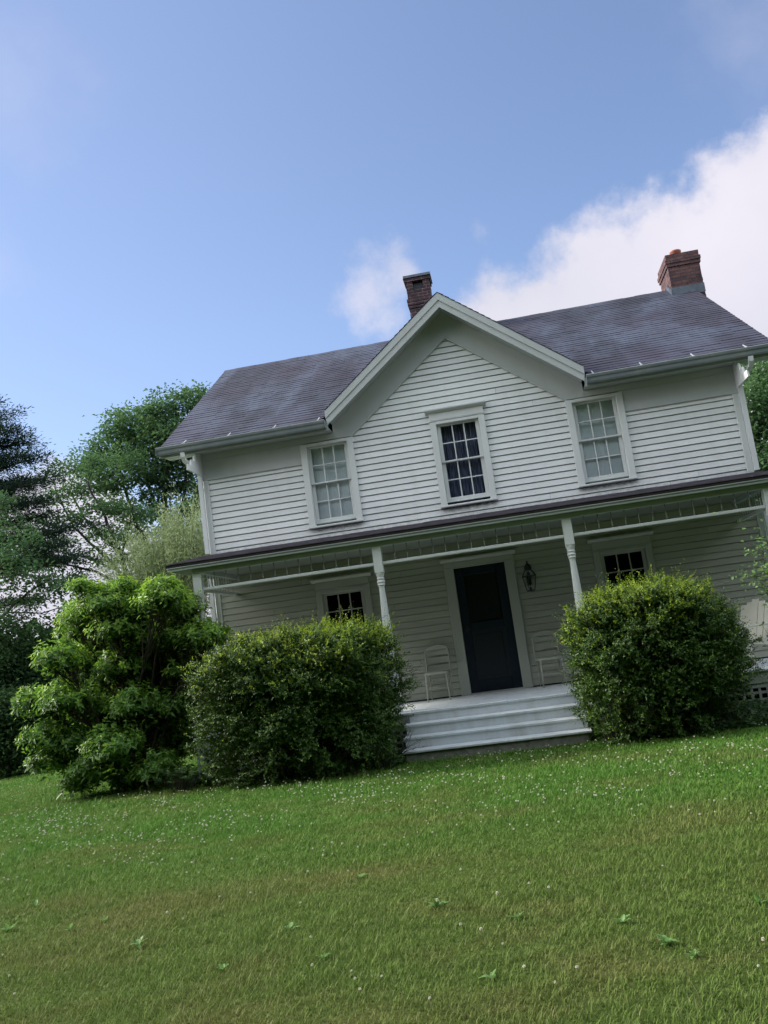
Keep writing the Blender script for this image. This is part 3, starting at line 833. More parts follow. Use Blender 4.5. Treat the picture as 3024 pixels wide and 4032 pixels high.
# ------------------------------------------------------------------ lantern on the wall
lx, lz = .79, 1.545
lan = empty('wall_lantern', (lx, -.03, lz+.15), 'black four sided gas style lantern on the porch wall right of the front door', 'lantern')
LL = Vector(lan.location)
def part(mb, name, mat, par, smooth=False):
    return mb.build(name, mat, par, smooth, off=par.location if par.parent is None else None)
def sub(mb, name, mat, root, par, smooth=False):
    return mb.build(name, mat, par, smooth, off=root.location)
yc = -.145
def ring4(h, z): return [Vector((lx+sx*h, yc+sy*h, z)) for sx, sy in ((-1, -1), (1, -1), (1, 1), (-1, 1))]
bot, mid, top_ = ring4(.062, lz), ring4(.108, lz+.235), ring4(.050, lz+.335)
mb = MB()
for i in range(4):
    j = (i+1) % 4
    mb.tube([bot[i], mid[i]], .006, 6); mb.tube([mid[i], top_[i]], .006, 6)
    mb.tube([bot[i], bot[j]], .007, 6); mb.tube([mid[i], mid[j]], .009, 6); mb.tube([top_[i], top_[j]], .006, 6)
fr_ = part(mb, 'lantern_frame', M['black'], lan)
mb = MB(); mb.box(lx-.055, lx+.055, yc-.055, yc+.055, lz-.012, lz-.004); part(mb, 'lantern_base', M['black'], lan)
mb = MB(); mb.box(lx-.052, lx+.052, yc-.052, yc+.052, lz+.336, lz+.3515); mb.lathe([(.052, lz+.351), (.060, lz+.372), (.050, lz+.395), (.056, lz+.40), (.034, lz+.43), (.016, lz+.445), (.010, lz+.46), (.018, lz+.472), (.008, lz+.485)], lx, yc, 14); part(mb, 'lantern_cap', M['black'], lan, True)
mb = MB()
for A, B in ((bot, mid), (mid, top_)):
    for i in range(4):
        j = (i+1) % 4; c = Vector((lx, yc, 0))
        mb.add([A[i], A[j], B[j], B[i]], [(0, 1, 2, 3)])
part(mb, 'lantern_glass', M['glass'], lan)
mb = MB(); mb.tube([(lx, yc, lz-.004), (lx, yc, lz+.23)], .004, 6); mb.lathe([(.014, lz-.003), (.020, lz+.03), (.010, lz+.05), (.013, lz+.065)], lx, yc, 10); mb.lathe([(.009, lz+.09), (.012, lz+.14), (.006, lz+.16)], lx-.035, yc, 8); mb.tube([(lx, yc, lz+.02), (lx-.035, yc, lz+.05), (lx-.035, yc, lz+.09)], .004, 6)
part(mb, 'burner', M['black'], lan, True)
mb = MB(); mb.box(lx-.03, lx+.03, -.033, -.024, lz+.10, lz+.30); mb.tube([(lx, -.033, lz+.16), (lx, -.06, lz+.16), (lx, yc+.095, lz+.236)], .008, 8); mb.tube([(lx, -.033, lz+.27), (lx, -.06, lz+.36), (lx, yc+.03, lz+.40)], .007, 8)
part(mb, 'bracket', M['black'], lan)

# ------------------------------------------------------------------ porch chairs (arched, slatted back, thin legs)
M['chairwhite'] = mat_paint('dull_chair_paint', (.36, .37, .32), dirt=.15)  # chair colour lowered towards the porch wall tone
def arched_chair(loc, rz, label):
    root = empty('porch_chair', loc, label, 'chair', 'matching cream porch chairs beside the door', rz)
    m_ = MB(); hw, zt, zs = .195, .70, .445
    # arched back frame
    pts = [(-hw, .19, .42), (-hw, .20, .60), (-hw, .22, .76)]
    for k in range(1, 12):
        a = PI-PI*k/12; pts.append((hw*math.cos(a), .225+.01*math.sin(a), .76+.115*math.sin(a)))
    pts += [(hw, .22, .76), (hw, .20, .60), (hw, .19, .42)]
    m_.tube(pts, .013, 8); part_ = m_.build('back_frame', M['chairwhite'], root); autosmooth(part_)
    m_ = MB()
    for (z0, z1) in ((.465, .555), (.588, .678), (.711, .80)):
        n = 10; b = len(m_.V)
        for i in range(n+1):
            x = -hw+2*hw*i/n; y = .200+.05*(z0-.45)+.025*math.cos(x/hw*PI/2)
            m_.V += [Vector((x, y, z0)), Vector((x, y+.01, z1)), Vector((x, y+.012, z0)), Vector((x, y+.022, z1))]
        for i in range(n):
            a = b+i*4; c = a+4
            m_.F += [(a, c, c+1, a+1), (a+2, a+3, c+3, c+2), (a+1, c+1, c+3, a+3), (a, a+2, c+2, c)]
    m_.prism([(hw*.98*math.cos(t), .801+.072*math.sin(t)) for t in [PI*k/12 for k in range(13)]], 1, .214, .226)
    p_ = m_.build('back_slats', M['chairwhite'], root)
    m_ = MB(); outline = [(hw*1.08*math.cos(t)*(1 if abs(math.cos(t)) < .99 else 1), .0+.20*math.sin(t)) for t in [2*PI*k/28 for k in range(28)]]
    outline = [(math.copysign(abs(math.cos(t))**.6, math.cos(t))*.21, math.copysign(abs(math.sin(t))**.6, math.sin(t))*.20) for t in [2*PI*k/36 for k in range(36)]]
    m_.prism(outline, 2, zs-.022, zs); m_.prism([(a*.94, b*.94) for a, b in outline], 2, zs+.0005, zs+.012)
    autosmooth(m_.build('seat', M['chairwhite'], root))
    for sx in (-1, 1):
        m_ = MB(); m_.tube([(sx*.165, -.165, zs-.021), (sx*.18, -.19, .0)], [.012, .009], 8); m_.build('leg', M['chairwhite'], root, True)
        m_ = MB(); m_.tube([(sx*.165, .165, zs-.021), (sx*.18, .215, .0)], [.012, .009], 8); m_.build('leg', M['chairwhite'], root, True)
    for yy in (-.175, .18):
        m_ = MB(); m_.tube([(-.172, yy, .20), (.172, yy, .20)], .006, 6); m_.build('stretcher', M['chairwhite'], root, True)
    return root
arched_chair((-.90, -.37, 0), math.radians(-4), 'cream arched back chair left of the blue door against the porch wall')
arched_chair((.90, -.37, 0), math.radians(6), 'cream arched back chair right of the blue door, half hidden by the right bush')

# wooden chair at the right end of the porch, side on
ad = empty('wooden_armchair', (3.64, -1.25, 0), 'off white wooden armchair with a tall leaning back at the right end of the porch', 'armchair', rz=math.radians(-52))
def apart(mb, name): return mb.build(name, M['adirondack'], ad)
mb = MB()
for k in range(5):     # leaning back boards (chair faces local -y, back leans to +y)
    x0 = -.26+.105*k; ht = .93-.035*abs(k-2)
    mb.add([(x0, .20, .30), (x0+.098, .20, .30), (x0+.098, .222, .30), (x0, .222, .30), (x0-.0, .44, ht), (x0+.098, .44, ht), (x0+.098, .462, ht), (x0, .462, ht)],
           [(0, 1, 5, 4), (1, 2, 6, 5), (2, 3, 7, 6), (3, 0, 4, 7), (4, 5, 6, 7), (0, 3, 2, 1)])
apart(mb, 'backrest')
mb = MB()
for k in range(6): mb.box(-.26, .26, -.28+k*.085, -.28+k*.085+.075, .355-.012*k, .375-.012*k)
apart(mb, 'seat')
for s in (-1, 1):
    xs = sorted((s*.27, s*.37)); mb = MB(); mb.bbox(xs[0], xs[1], -.36, .34, .555, .577); apart(mb, 'armrest')
    xs = sorted((s*.275, s*.30)); mb = MB(); mb.box(xs[0], xs[1], -.30, -.21, 0, .554); apart(mb, 'leg')
    mb = MB(); mb.prism([(.50, 0), (.56, 0), (.30, .35), (-.28, .40), (-.28, .33), (.22, .27)], 0, *xs); apart(mb, 'leg')

# ------------------------------------------------------------------ foliage toolkit
def norm(a): return a/np.maximum(np.linalg.norm(a, axis=-1, keepdims=True), 1e-9)
def leaf_arrays(P, D, N, L, Wd, kind='diamond', fold=.25, droop=.15):
    D = norm(D); S = norm(np.cross(D, N)); U = np.cross(S, D)
    L = L[:, None]; Wd = Wd[:, None]; n = len(P)
    if kind == 'diamond':
        a = P; b = P+D*L*.45+S*Wd*.5+U*Wd*fold; c = P+D*L-U*L*droop; d = P+D*L*.45-S*Wd*.5+U*Wd*fold
        V = np.stack([a, b, c, d], 1).reshape(-1, 3); i = np.arange(n)[:, None]*4
        F = np.concatenate([i+np.array([[0, 1, 2]]), i+np.array([[0, 2, 3]])]); return V, F
    if kind == 'leaf6':
        a = P; b = P+D*L*.28+S*Wd*.42+U*Wd*fold; c = P+D*L*.62+S*Wd*.40+U*(Wd*fold-L*droop*.4); e = P+D*L-U*L*droop
        g = P+D*L*.62-S*Wd*.40+U*(Wd*fold-L*droop*.4); h = P+D*L*.28-S*Wd*.42+U*Wd*fold
        V = np.stack([a, b, c, e, g, h], 1).reshape(-1, 3); i = np.arange(n)[:, None]*6
        F = np.concatenate([i+np.array([[0, 1, 2, 3]]), i+np.array([[0, 3, 4, 5]])]); return V, F
    if kind == 'tri':
        a = P-S*Wd*.5; b = P+S*Wd*.5; c = P+D*L
        V = np.stack([a, b, c], 1).reshape(-1, 3); F = np.arange(3*n).reshape(n, 3); return V, F
def rand_dirs(n, rng): v = rng.normal(size=(n, 3)); return norm(v)

def add_foliage(name, P, D, N, L, Wd, mat, parent, kind='diamond', fold=.25, droop=.15):
    V, F = leaf_arrays(P, D, N, L, Wd, kind, fold, droop)
    V = V-np.array(parent.location)[None]
    return np_mesh(name, V, F, mat, parent)

def clump_tree(name, label, cat, base, limbs, clumps, leaf, dens, lmat, bmat, rng, group=None, flat=1.0, sub_r=.35, twigs=True, kind='diamond', narrow=.55, crown='crown', trunk='trunk', per=60):
    """limbs: list of (points, r0, r1); clumps: list of (center, (rx,ry,rz))"""
    root = empty(name, base, label, cat, group)
    mb = MB(); nodes = []
    for pts, r0, r1 in limbs:
        pts = [Vector(p) for p in pts]; res = []
        for i in range(len(pts)-1):
            for k in range(5):
                t = k/5; p = pts[i].lerp(pts[i+1], t); res.append(p+Vector((rng.normal()*.03, rng.normal()*.03, rng.normal()*.03))*(1 if (i or k) else 0)*min(1, r0*6))
        res.append(pts[-1]); n = len(res)
        rad = [r0+(r1-r0)*i/(n-1) for i in range(n)]
        mb.tube(res, rad, 8)
        nodes += [(p, r) for p, r in zip(res, rad)][n//4:]
    PP, DD = [], []
    NP = np.array([p for p, _ in nodes]); NR = np.array([r for _, r in nodes])
    for (c, r) in clumps:
        c = np.array(c); r = np.array(r); vol = r[0]*r[1]*r[2]
        m_ = max(5, int(dens*2.1*vol**.67))
        d = rand_dirs(m_, rng); rad = rng.uniform(.2, 1.15, (m_, 1))**.6
        sc = c+d*rad*r
        # main clump branch
        if len(NP):
            k = np.argmin(np.linalg.norm(NP-c, axis=1)+np.maximum(0, NP[:, 2]-c[2])*1.5); s0 = NP[k]; rr = min(NR[k]*.6, .07)
            midp = (s0+c)/2+np.array([0, 0, -.12])*np.linalg.norm(c-s0)*.5
            mb.tube([s0, midp, c], [rr, rr*.7, rr*.4], 6)
            if twigs:
                for j in range(m_):
                    if rng.random() < .75:
                        t = rng.uniform(.35, 1); o_ = midp*(1-t)+c*t
                        mb.tube([o_, (o_+sc[j])/2+rng.normal(size=3)*.05, sc[j]], [rr*.35, rr*.25, rr*.12], 4, cap=False)
        for j in range(m_):
            n = int(per*rng.uniform(.5, 1.4)); o_ = rng.normal(size=(n, 3))*np.array([sub_r, sub_r, sub_r*.62*flat])
            PP.append(sc[j]+o_); dd = norm(o_+np.array([0, 0, -.05])+rng.normal(size=(n, 3))*.12); DD.append(dd)
    P = np.concatenate(PP); D = np.concatenate(DD); n = len(P)
    D = norm(D*np.array([1, 1, .5])+rng.normal(size=(n, 3))*.35); N = norm(np.array([0, 0, 1.])+rng.normal(size=(n, 3))*.55)
    L = leaf*rng.uniform(.6, 1.35, n)
    add_foliage(crown, P, D, N, L, L*narrow, lmat, root, kind)
    mb.build(trunk, bmat, root, True, off=root.location)
    return root, n

def shrub_small(name, label, base, shape, rng, nshoot, lmat, leaf=.032):
    """shape(u(n,3) unit dirs)-> surface points. dense twiggy shrub with small leaves"""
    root = empty(name, base, label, 'bush')
    c = np.array(base)
    d = rand_dirs(nshoot, rng); d[:, 2] = np.where((d[:, 2] < -.2) & (rng.random(nshoot) < .35), -d[:, 2], d[:, 2])
    cc = rand_dirs(420, rng); near_c = np.argmax(d@cc.T, axis=1); d = norm(d*.55+cc[near_c]*.45+rng.normal(size=d.shape)*.02)   # shoots gather in sprays
    S = shape(d)
    cdep = rng.uniform(-.09, .09, 420)[near_c][:, None]
    depth = rng.uniform(.72, 1.0, (nshoot, 1))**.8+cdep
    P0 = c+(S-c)*depth
    topness = np.clip((P0[:, 2]-c[2])/2.0, 0, 1)
    out = norm((S-c)*np.array([1, 1, .6]))
    sd_ = norm(out*.75+np.array([0, 0, .55])*(.4+topness[:, None])+rng.normal(size=(nshoot, 3))*.38)
    sl_ = rng.uniform(.06, .15, nshoot)*(1+.9*topness**2)*np.where(rng.random(nshoot) < .10+.06*topness, 2.0, 1)
    k = 15; t = np.tile(np.linspace(.05, 1, k), nshoot); ii = np.repeat(np.arange(nshoot), k)
    bend = rng.normal(size=(nshoot, 3))*.25
    P = P0[ii]+sd_[ii]*(sl_[ii]*t)[:, None]+bend[ii]*(sl_[ii]*t*t)[:, None]
    side = norm(np.cross(sd_[ii], rng.normal(size=(len(ii), 3))))
    D = norm(side+sd_[ii]*.7); N = norm(sd_[ii]*.6+np.array([0, 0, .7])+rng.normal(size=D.shape)*.4)
    L = leaf*rng.uniform(.65, 1.25, len(ii))*(1.1-.35*t)
    # inner leaves closing the body
    m_ = nshoot*6; d2 = rand_dirs(m_, rng); d2[:, 2] = np.where((d2[:, 2] < -.6), -d2[:, 2], d2[:, 2])
    P2 = c+(shape(d2)-c)*rng.uniform(.45, .96, (m_, 1)); D2 = rand_dirs(m_, rng); N2 = norm(rng.normal(size=(m_, 3))+np.array([0, 0, .6])); L2 = leaf*1.5*rng.uniform(.7, 1.3, m_)
    lit_top = (topness[:, None].ravel()*1.15+rng.uniform(-.35, .35, nshoot) > .40)[ii] & (t > .25) | (rng.random(len(ii)) < .05)      # upper shoots take a lighter colour, standing for light on the bush tops
    o = ~lit_top
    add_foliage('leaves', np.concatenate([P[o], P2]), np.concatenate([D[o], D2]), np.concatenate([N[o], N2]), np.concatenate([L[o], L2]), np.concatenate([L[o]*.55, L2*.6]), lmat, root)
    add_foliage('lit_top_leaves', P[lit_top], D[lit_top], N[lit_top], L[lit_top], L[lit_top]*.55, M['leaf_boxlit'], root)
    mb = MB()
    for j in range(150):
        dd = d[j]; e = c+(S[j]-c)*.92; st = c+np.array([dd[0]*.35, dd[1]*.2, 0])+rng.normal(size=3)*np.array([.12, .08, 0])
        st[2] = c[2]-.75+.05
        st[2] = min(st[2], -.5); m1 = (st+e)/2+np.array([0, 0, .12])+rng.normal(size=3)*.06
        mb.tube([st, m1, e], [.012, .008, .003], 5, cap=False)
    for j in range(150, min(nshoot, 900)):
        e = P0[j]+sd_[j]*sl_[j]; mb.tube([P0[j]-sd_[j]*.15, P0[j], e], [.004, .003, .0015], 3, cap=False)
    mb.build('stems', M['twig'], root, False, off=root.location)
    return root

def super_shape(c, rx, ry, rzu, rzd, lump, seed, ex=.75, extra=None):
    c = np.array(c)
    def f(d):
        m_ = (np.abs(d[:, 0]/rx)**(2/ex)+np.abs(d[:, 1]/ry)**(2/ex)+np.abs(d[:, 2]/np.where(d[:, 2] > 0, rzu, rzd))**(2/ex))**(-ex/2)
        s = seed
        lum = 1+lump*(np.sin(d[:, 0]*5.1+s)*np.sin(d[:, 2]*4.3+s*2)+.6*np.sin(d[:, 0]*11+s*3+d[:, 2]*7)*np.sin(d[:, 1]*9+s)+.4*np.sin(d[:, 0]*23+s)*np.sin(d[:, 2]*19-s))
        rr = np.random.default_rng(int(seed*10)); bd = rand_dirs(70, rr); ba = rr.uniform(-1, 1, 70)*lump*1.5; bw = rr.uniform(40, 160, 70)
        dn = norm(d)
        for k in range(70): lum = lum+ba[k]*np.exp(-bw[k]*(1-dn@bd[k]))
        p = c+d*(m_*lum)[:, None]
        if extra is not None: p = extra(p)
        return p
    return f

# ---- the two rounded small leaved bushes in front of the porch
b1c = (-2.53, -2.95, .45)
def ex1(p):
    p = p.copy(); t = np.clip((p[:, 0]+3.3)/-1.0, 0, 1)          # top slopes down to the left
    p[:, 2] = np.where(p[:, 2] > .3, p[:, 2]-t*.55*(p[:, 2]-.3), p[:, 2]); return p
shrub_small('round_bush', 'wide dark green small leaved bush left of the front steps under the left window', b1c,
            super_shape(b1c, 1.34, .72, .78, 1.04, .11, 1.3, ex=.42, extra=ex1), np.random.default_rng(3), 13500, M['leaf_box'])
b2c = (2.14, -2.95, .48)
def ex2(p):
    p = p.copy(); t = np.clip((1.6-p[:, 0])/1.0, 0, 1)
    p[:, 2] = np.where(p[:, 2] > .4, p[:, 2]-t*.35*(p[:, 2]-.4), p[:, 2]); return p
shrub_small('round_bush', 'yellow green small leaved bush right of the front steps hiding the right porch post', b2c,
            super_shape(b2c, 1.00, .68, .73, 1.04, .11, 4.1, ex=.44, extra=ex2), np.random.default_rng(5), 11000, M['leaf_box'])

# ---- tall broad leaved shrub at the left corner
def broad_shrub():
    rng = np.random.default_rng(9)
    base = (-5.35, -1.95, -.62)
    root = empty('broad_leaved_shrub', base, 'tall bright green shrub with large leaves in whorls at the left corner of the porch', 'shrub')
    # lobes in the plane of the shrub (photo-derived outline), real depth given by ry
    lobes = []
    for (X, Y_, r_) in [(420, 290, 95), (560, 300, 85), (640, 265, 90), (730, 305, 80), (330, 330, 90), (470, 390, 100), (600, 400, 95), (700, 420, 85), (800, 420, 80), (850, 400, 45), (240, 500, 85), (345, 510, 95), (480, 540, 100), (620, 550, 100), (740, 540, 70),
                       (145, 670, 75), (265, 670, 95), (400, 690, 95), (540, 690, 95), (670, 690, 85), (185, 810, 80), (310, 830, 90), (450, 850, 100), (590, 840, 95), (210, 905, 70), (380, 950, 85), (510, 960, 80), (630, 930, 75), (310, 990, 55), (330, 215, 40), (495, 215, 45), (655, 205, 38)]:
        yy = -2.05+rng.normal()*.28-(.25 if Y_ > 600 else 0); p = at(X*.997/1.8228, (2100+Y_*.997)/1.8228, yy); r0 = r_/270
        lobes.append(((p.x, yy, max(p.z, -.45)), (r0*1.05, .42, r0*.95)))
    for k in range(16):                                   # the far side of the shrub
        lobes.append(((-5.4+rng.uniform(-1.1, 1.1), -1.35+rng.normal()*.2, rng.uniform(-.2, 1.9)), (.42, .4, .36)))
    tips, dirs = [], []
    for c, r in lobes:
        c = np.array(c); r = np.array(r); n = int(900*(r[0]*r[1]*r[2])**.62)
        d = rand_dirs(n, rng); d[:, 2] = np.where(d[:, 2] < -.1, np.abs(d[:, 2])*.5, d[:, 2]); d = norm(d)
        p = c+d*r*rng.uniform(.35, 1.25, (n, 1)); tips.append(p); dirs.append(norm(d*np.array([1, 1, .7])+np.array([0, 0, .55])+rng.normal(size=(n, 3))*.2))
    T = np.concatenate(tips); TD = np.concatenate(dirs)
    k = 9; ii = np.repeat(np.arange(len(T)), k); jj = np.tile(np.arange(k), len(T))
    lvl = (jj//3)                                       # three tiers of leaves per tip
    ang = jj*2.4+rng.uniform(0, 6.28, len(T))[ii]
    A = norm(np.cross(TD, rng.normal(size=TD.shape))); B = np.cross(TD, A)
    rad = A[ii]*np.cos(ang)[:, None]+B[ii]*np.sin(ang)[:, None]
    P = T[ii]-TD[ii]*(lvl*.035)[:, None]
    D = norm(rad*(.8+.15*lvl)[:, None]+TD[ii]*(.75-.28*lvl)[:, None]+np.array([0, 0, -.12]))
    N = norm(TD[ii]-rad*.3+rng.normal(size=D.shape)*.15)
    L = (.054+.024*lvl)*rng.uniform(.75, 1.25, len(ii))
    # sparse single leaves inside
    m_ = 15000; l_i = rng.integers(0, len(lobes), m_); C = np.array([l[0] for l in lobes])[l_i]; RR = np.array([l[1] for l in lobes])[l_i]
    P2 = C+rand_dirs(m_, rng)*RR*rng.uniform(.2, 1.0, (m_, 1))*np.array([1.15, 1.1, 1.15]); D2 = norm(rand_dirs(m_, rng)*np.array([1, 1, .5])); N2 = norm(np.array([0, 0, 1])+rng.normal(size=(m_, 3))*.4); L2 = .078*rng.uniform(.7, 1.2, m_)
    yg = (((T[:, 2]-1.0)/1.0+rng.uniform(-.6, .6, len(T)))[ii] > .35) & (lvl < 2) | ((lvl == 0) & (rng.random(len(ii)) < .35)); o = ~yg      # top light painted into the upper tips' colour; random shoot ends pale too
    add_foliage('leaves', np.concatenate([P[o], P2]), np.concatenate([D[o], D2]), np.concatenate([N[o], N2]), np.concatenate([L[o], L2]), np.concatenate([L[o], L2])*.46, M['leaf_vib'], root, 'leaf6', .18, .22)
    add_foliage('lit_top_leaves', P[yg], D[yg], N[yg], L[yg], L[yg]*.46, M['leaf_viblit'], root, 'leaf6', .18, .22)
    mb = MB()
    lc = np.array([l[0] for l in lobes]); hubs = []
    for c, r in lobes:
        st = np.array(base)+np.array([rng.normal()*.18, rng.normal()*.12, -.05]); e = np.array(c); m1 = (st+e)/2+np.array([0, 0, .15])
        mb.tube([st, m1, e], [.022, .016, .009], 6, cap=False); hubs.append((st, m1, e))
    for j in range(0, len(T)):
        if rng.random() < .55:
            h = hubs[int(np.argmin(np.linalg.norm(lc-T[j], axis=1)))]; t = rng.uniform(.2, 1); o_ = h[1]*(1-t)+h[2]*t
            mb.tube([o_, (o_+T[j])/2+np.array([0, 0, -.04]), T[j]], [.006, .0045, .003], 4, cap=False)
    mb.build('stems', M['twig'], root, False, off=root.location)
broad_shrub()

# ---- background trees
def px_clump(px, py, r, Y, dy=1.0, fx=1.0, fz=1.0):
    p = at(px, py, Y); m_ = r*(Y-CY)/1868.0/.98
    return ((p.x, p.y, p.z), (m_*fx, m_*dy, m_*fz))
T1Y = 16
def P1(x, y, Y=T1Y): return tuple(at(x, y, Y))
b = at(368, 1340, T1Y); bz = float(gz(b.x, T1Y))
limbs = [([(b.x, T1Y, bz), P1(362, 1230), P1(352, 1130), P1(362, 1020), P1(378, 940)], .17, .05),
         ([P1(362, 1235), P1(385, 1150), P1(400, 1050), P1(410, 960)], .11, .04),
         ([P1(358, 1260), P1(318, 1180), P1(285, 1110), P1(262, 1030), P1(250, 960)], .11, .03),
         ([P1(350, 1300), P1(290, 1225), P1(240, 1175), P1(185, 1120), P1(150, 1060)], .10, .03),
         ([P1(340, 1290), P1(260, 1235), P1(190, 1205), P1(120, 1190)], .07, .02),
         ([P1(352, 1130), P1(318, 1040), P1(310, 960)], .07, .03)]
cl = []
for (x, y, r) in [(420, 880, 46), (380, 872, 40), (340, 900, 48), (300, 925, 52), (250, 918, 40), (262, 965, 55), (212, 985, 45), (190, 1010, 35), (350, 970, 70), (400, 950, 60), (300, 1010, 60), (240, 1040, 45), (410, 1030, 52), (350, 1045, 48), (440, 980, 50), (455, 1080, 50), (420, 1120, 42), (330, 1100, 34), (380, 1135, 34), (300, 1150, 26), (355, 1185, 26), (415, 1180, 34), (270, 1110, 24), (340, 1215, 22), (440, 1200, 30)]:
    cl.append(px_clump(x, y, r, T1Y+random.uniform(-1.2, 1.2), 1.1))
clump_tree('shade_tree', 'tall leafy shade tree with several leaning trunks just left of the farmhouse roof', 'tree', (b.x, T1Y, bz), limbs, cl, .15, 17, M['leaf_tree'], M['bark'], np.random.default_rng(21), 'shade trees left of the house', sub_r=.24, per=58, flat=.8)
# sparser tree whose lower boughs reach left
cl = []
for (x, y, r) in [(205, 1000, 30), (150, 1012, 26), (115, 1020, 22), (170, 1060, 40), (225, 1090, 38), (120, 1075, 30), (270, 1095, 34), (160, 1115, 34), (215, 1150, 34), (90, 1130, 30), (130, 1175, 34), (180, 1200, 30), (260, 1160, 30), (300, 1110, 28), (240, 1215, 26), (100, 1215, 32), (160, 1250, 30), (60, 1180, 28), (300, 1190, 20), (330, 1230, 20)]:
    cl.append(px_clump(x, y, r, 13+random.uniform(-1.5, 1.5), 1.0, 1.15, .55))
b = at(300, 1340, 13); bz = float(gz(b.x, 13))
def P2(x, y): return tuple(at(x, y, 13))
limbs = [([(b.x, 13, bz), P2(285, 1270), P2(262, 1200), P2(225, 1120), P2(190, 1040)], .12, .03),
         ([P2(280, 1260), P2(220, 1195), P2(160, 1140), P2(120, 1060)], .07, .02),
         ([P2(282, 1275), P2(210, 1235), P2(130, 1215), P2(60, 1190)], .06, .015), ([P2(262, 1200), P2(280, 1130), P2(290, 1080)], .05, .02)]
clump_tree('shade_tree', 'thin open tree left of the house with sky showing through its low boughs', 'tree', (b.x, 13, bz), limbs, cl, .13, 24, M['leaf_tree'], M['bark'], np.random.default_rng(22), 'shade trees left of the house', sub_r=.24, per=58, flat=.75)

# pine at the left edge of the view
PYd = 11
b = at(-60, 1330, PYd); bz = float(gz(b.x, PYd)); tx = b.x
topz = at(-70, 700, PYd).z
root = empty('pine_tree', (tx, PYd, bz), 'dark pine with flat layered boughs at the left edge beyond the lawn', 'tree')
rng = np.random.default_rng(33); mb = MB(); mb.tube([(tx, PYd, bz-.1), (tx+.1, PYd, (bz+topz)/2), (tx, PYd, topz)], [.26, .18, .03], 10)
PP, DD = [], []
tiers = []
for (x, y, ln) in [(15, 895, 1), (-20, 860, 1), (60, 955, 1), (35, 985, 1), (75, 990, 1), (105, 1030, 1), (60, 1045, 1), (20, 1050, 1), (95, 1080, 1), (60, 1085, .8), (125, 1105, .8), (150, 1140, 1), (100, 1150, .9), (135, 1175, 1), (60, 1165, .7), (100, 1210, 1), (150, 1205, .9), (40, 1215, .8), (20, 930, 1), (-20, 960, 1), (-20, 1010, 1), (0, 1100, .8)]:
    tiers.append((np.array(at(x, y, PYd+random.uniform(-.8, .8))), ln))
for z in np.linspace(3.0, topz-.3, 9):                      # boughs on the hidden sides
    for _ in range(3):
        a = rng.uniform(0, 6.28)
        if math.cos(a) > .35: a += PI
        r_ = (topz-z)*.38+.4; tiers.append((np.array([tx+math.cos(a)*r_, PYd+math.sin(a)*r_, z]), 1))
for e, ln in tiers:
    zb = e[2]-.25*np.hypot(e[0]-tx, e[1]-PYd)*.3; s0 = np.array([tx, PYd, max(bz+1, zb)])
    mb.tube([s0, (s0+e)/2+np.array([0, 0, -.10]), e], [.05, .032, .012], 5, cap=False)
    for j in range(int(15*ln)):
        t = rng.uniform(.45, 1.08); c = s0*(1-t)+e*t+rng.normal(size=3)*np.array([.22, .35, .05]); mb.tube([s0*(1.1-t)+e*(t-.1), c], [.012, .005], 4, cap=False)
        n = 110; o_ = rng.normal(size=(n, 3))*np.array([.18, .18, .07]); PP.append(c+o_); DD.append(norm(o_*np.array([1, 1, 1.2])+np.array([0, 0, .05])))
P = np.concatenate(PP); D = norm(np.concatenate(DD)+RNG.normal(size=P.shape)*.3); n = len(P)
add_foliage('crown', P, D, norm(RNG.normal(size=P.shape)), .13*RNG.uniform(.7, 1.3, n), np.full(n, .030), M['needle'], root, 'diamond', .1, 0)
mb.build('trunk', M['bark'], root, True, off=root.location)

# leafy tree low at the left edge
cl = [px_clump(x, y, r, 9+random.uniform(-.8, .8), 1.0, 1.1, .7) for (x, y, r) in [(10, 1130, 45), (50, 1160, 35), (20, 1200, 45), (70, 1235, 40), (110, 1250, 35), (20, 1260, 45), (-50, 1180, 60), (90, 1290, 40), (150, 1270, 28), (-30, 1080, 50), (-80, 1260, 70), (170, 1300, 25)]]
b = at(-20, 1450, 9); bz = float(gz(b.x, 9))
clump_tree('young_maple', 'mid green leafy tree low at the left edge in front of the pine', 'tree', (b.x, 9, bz), [([(b.x, 9, bz), tuple(at(-15, 1330, 9)), tuple(at(0, 1200, 9))], .12, .03), ([tuple(at(-15, 1350, 9)), tuple(at(60, 1280, 9)), tuple(at(110, 1250, 9))], .05, .02)],
           cl, .13, 13, M['leaf_tree'], M['bark'], np.random.default_rng(41), per=55, sub_r=.20, flat=.8)
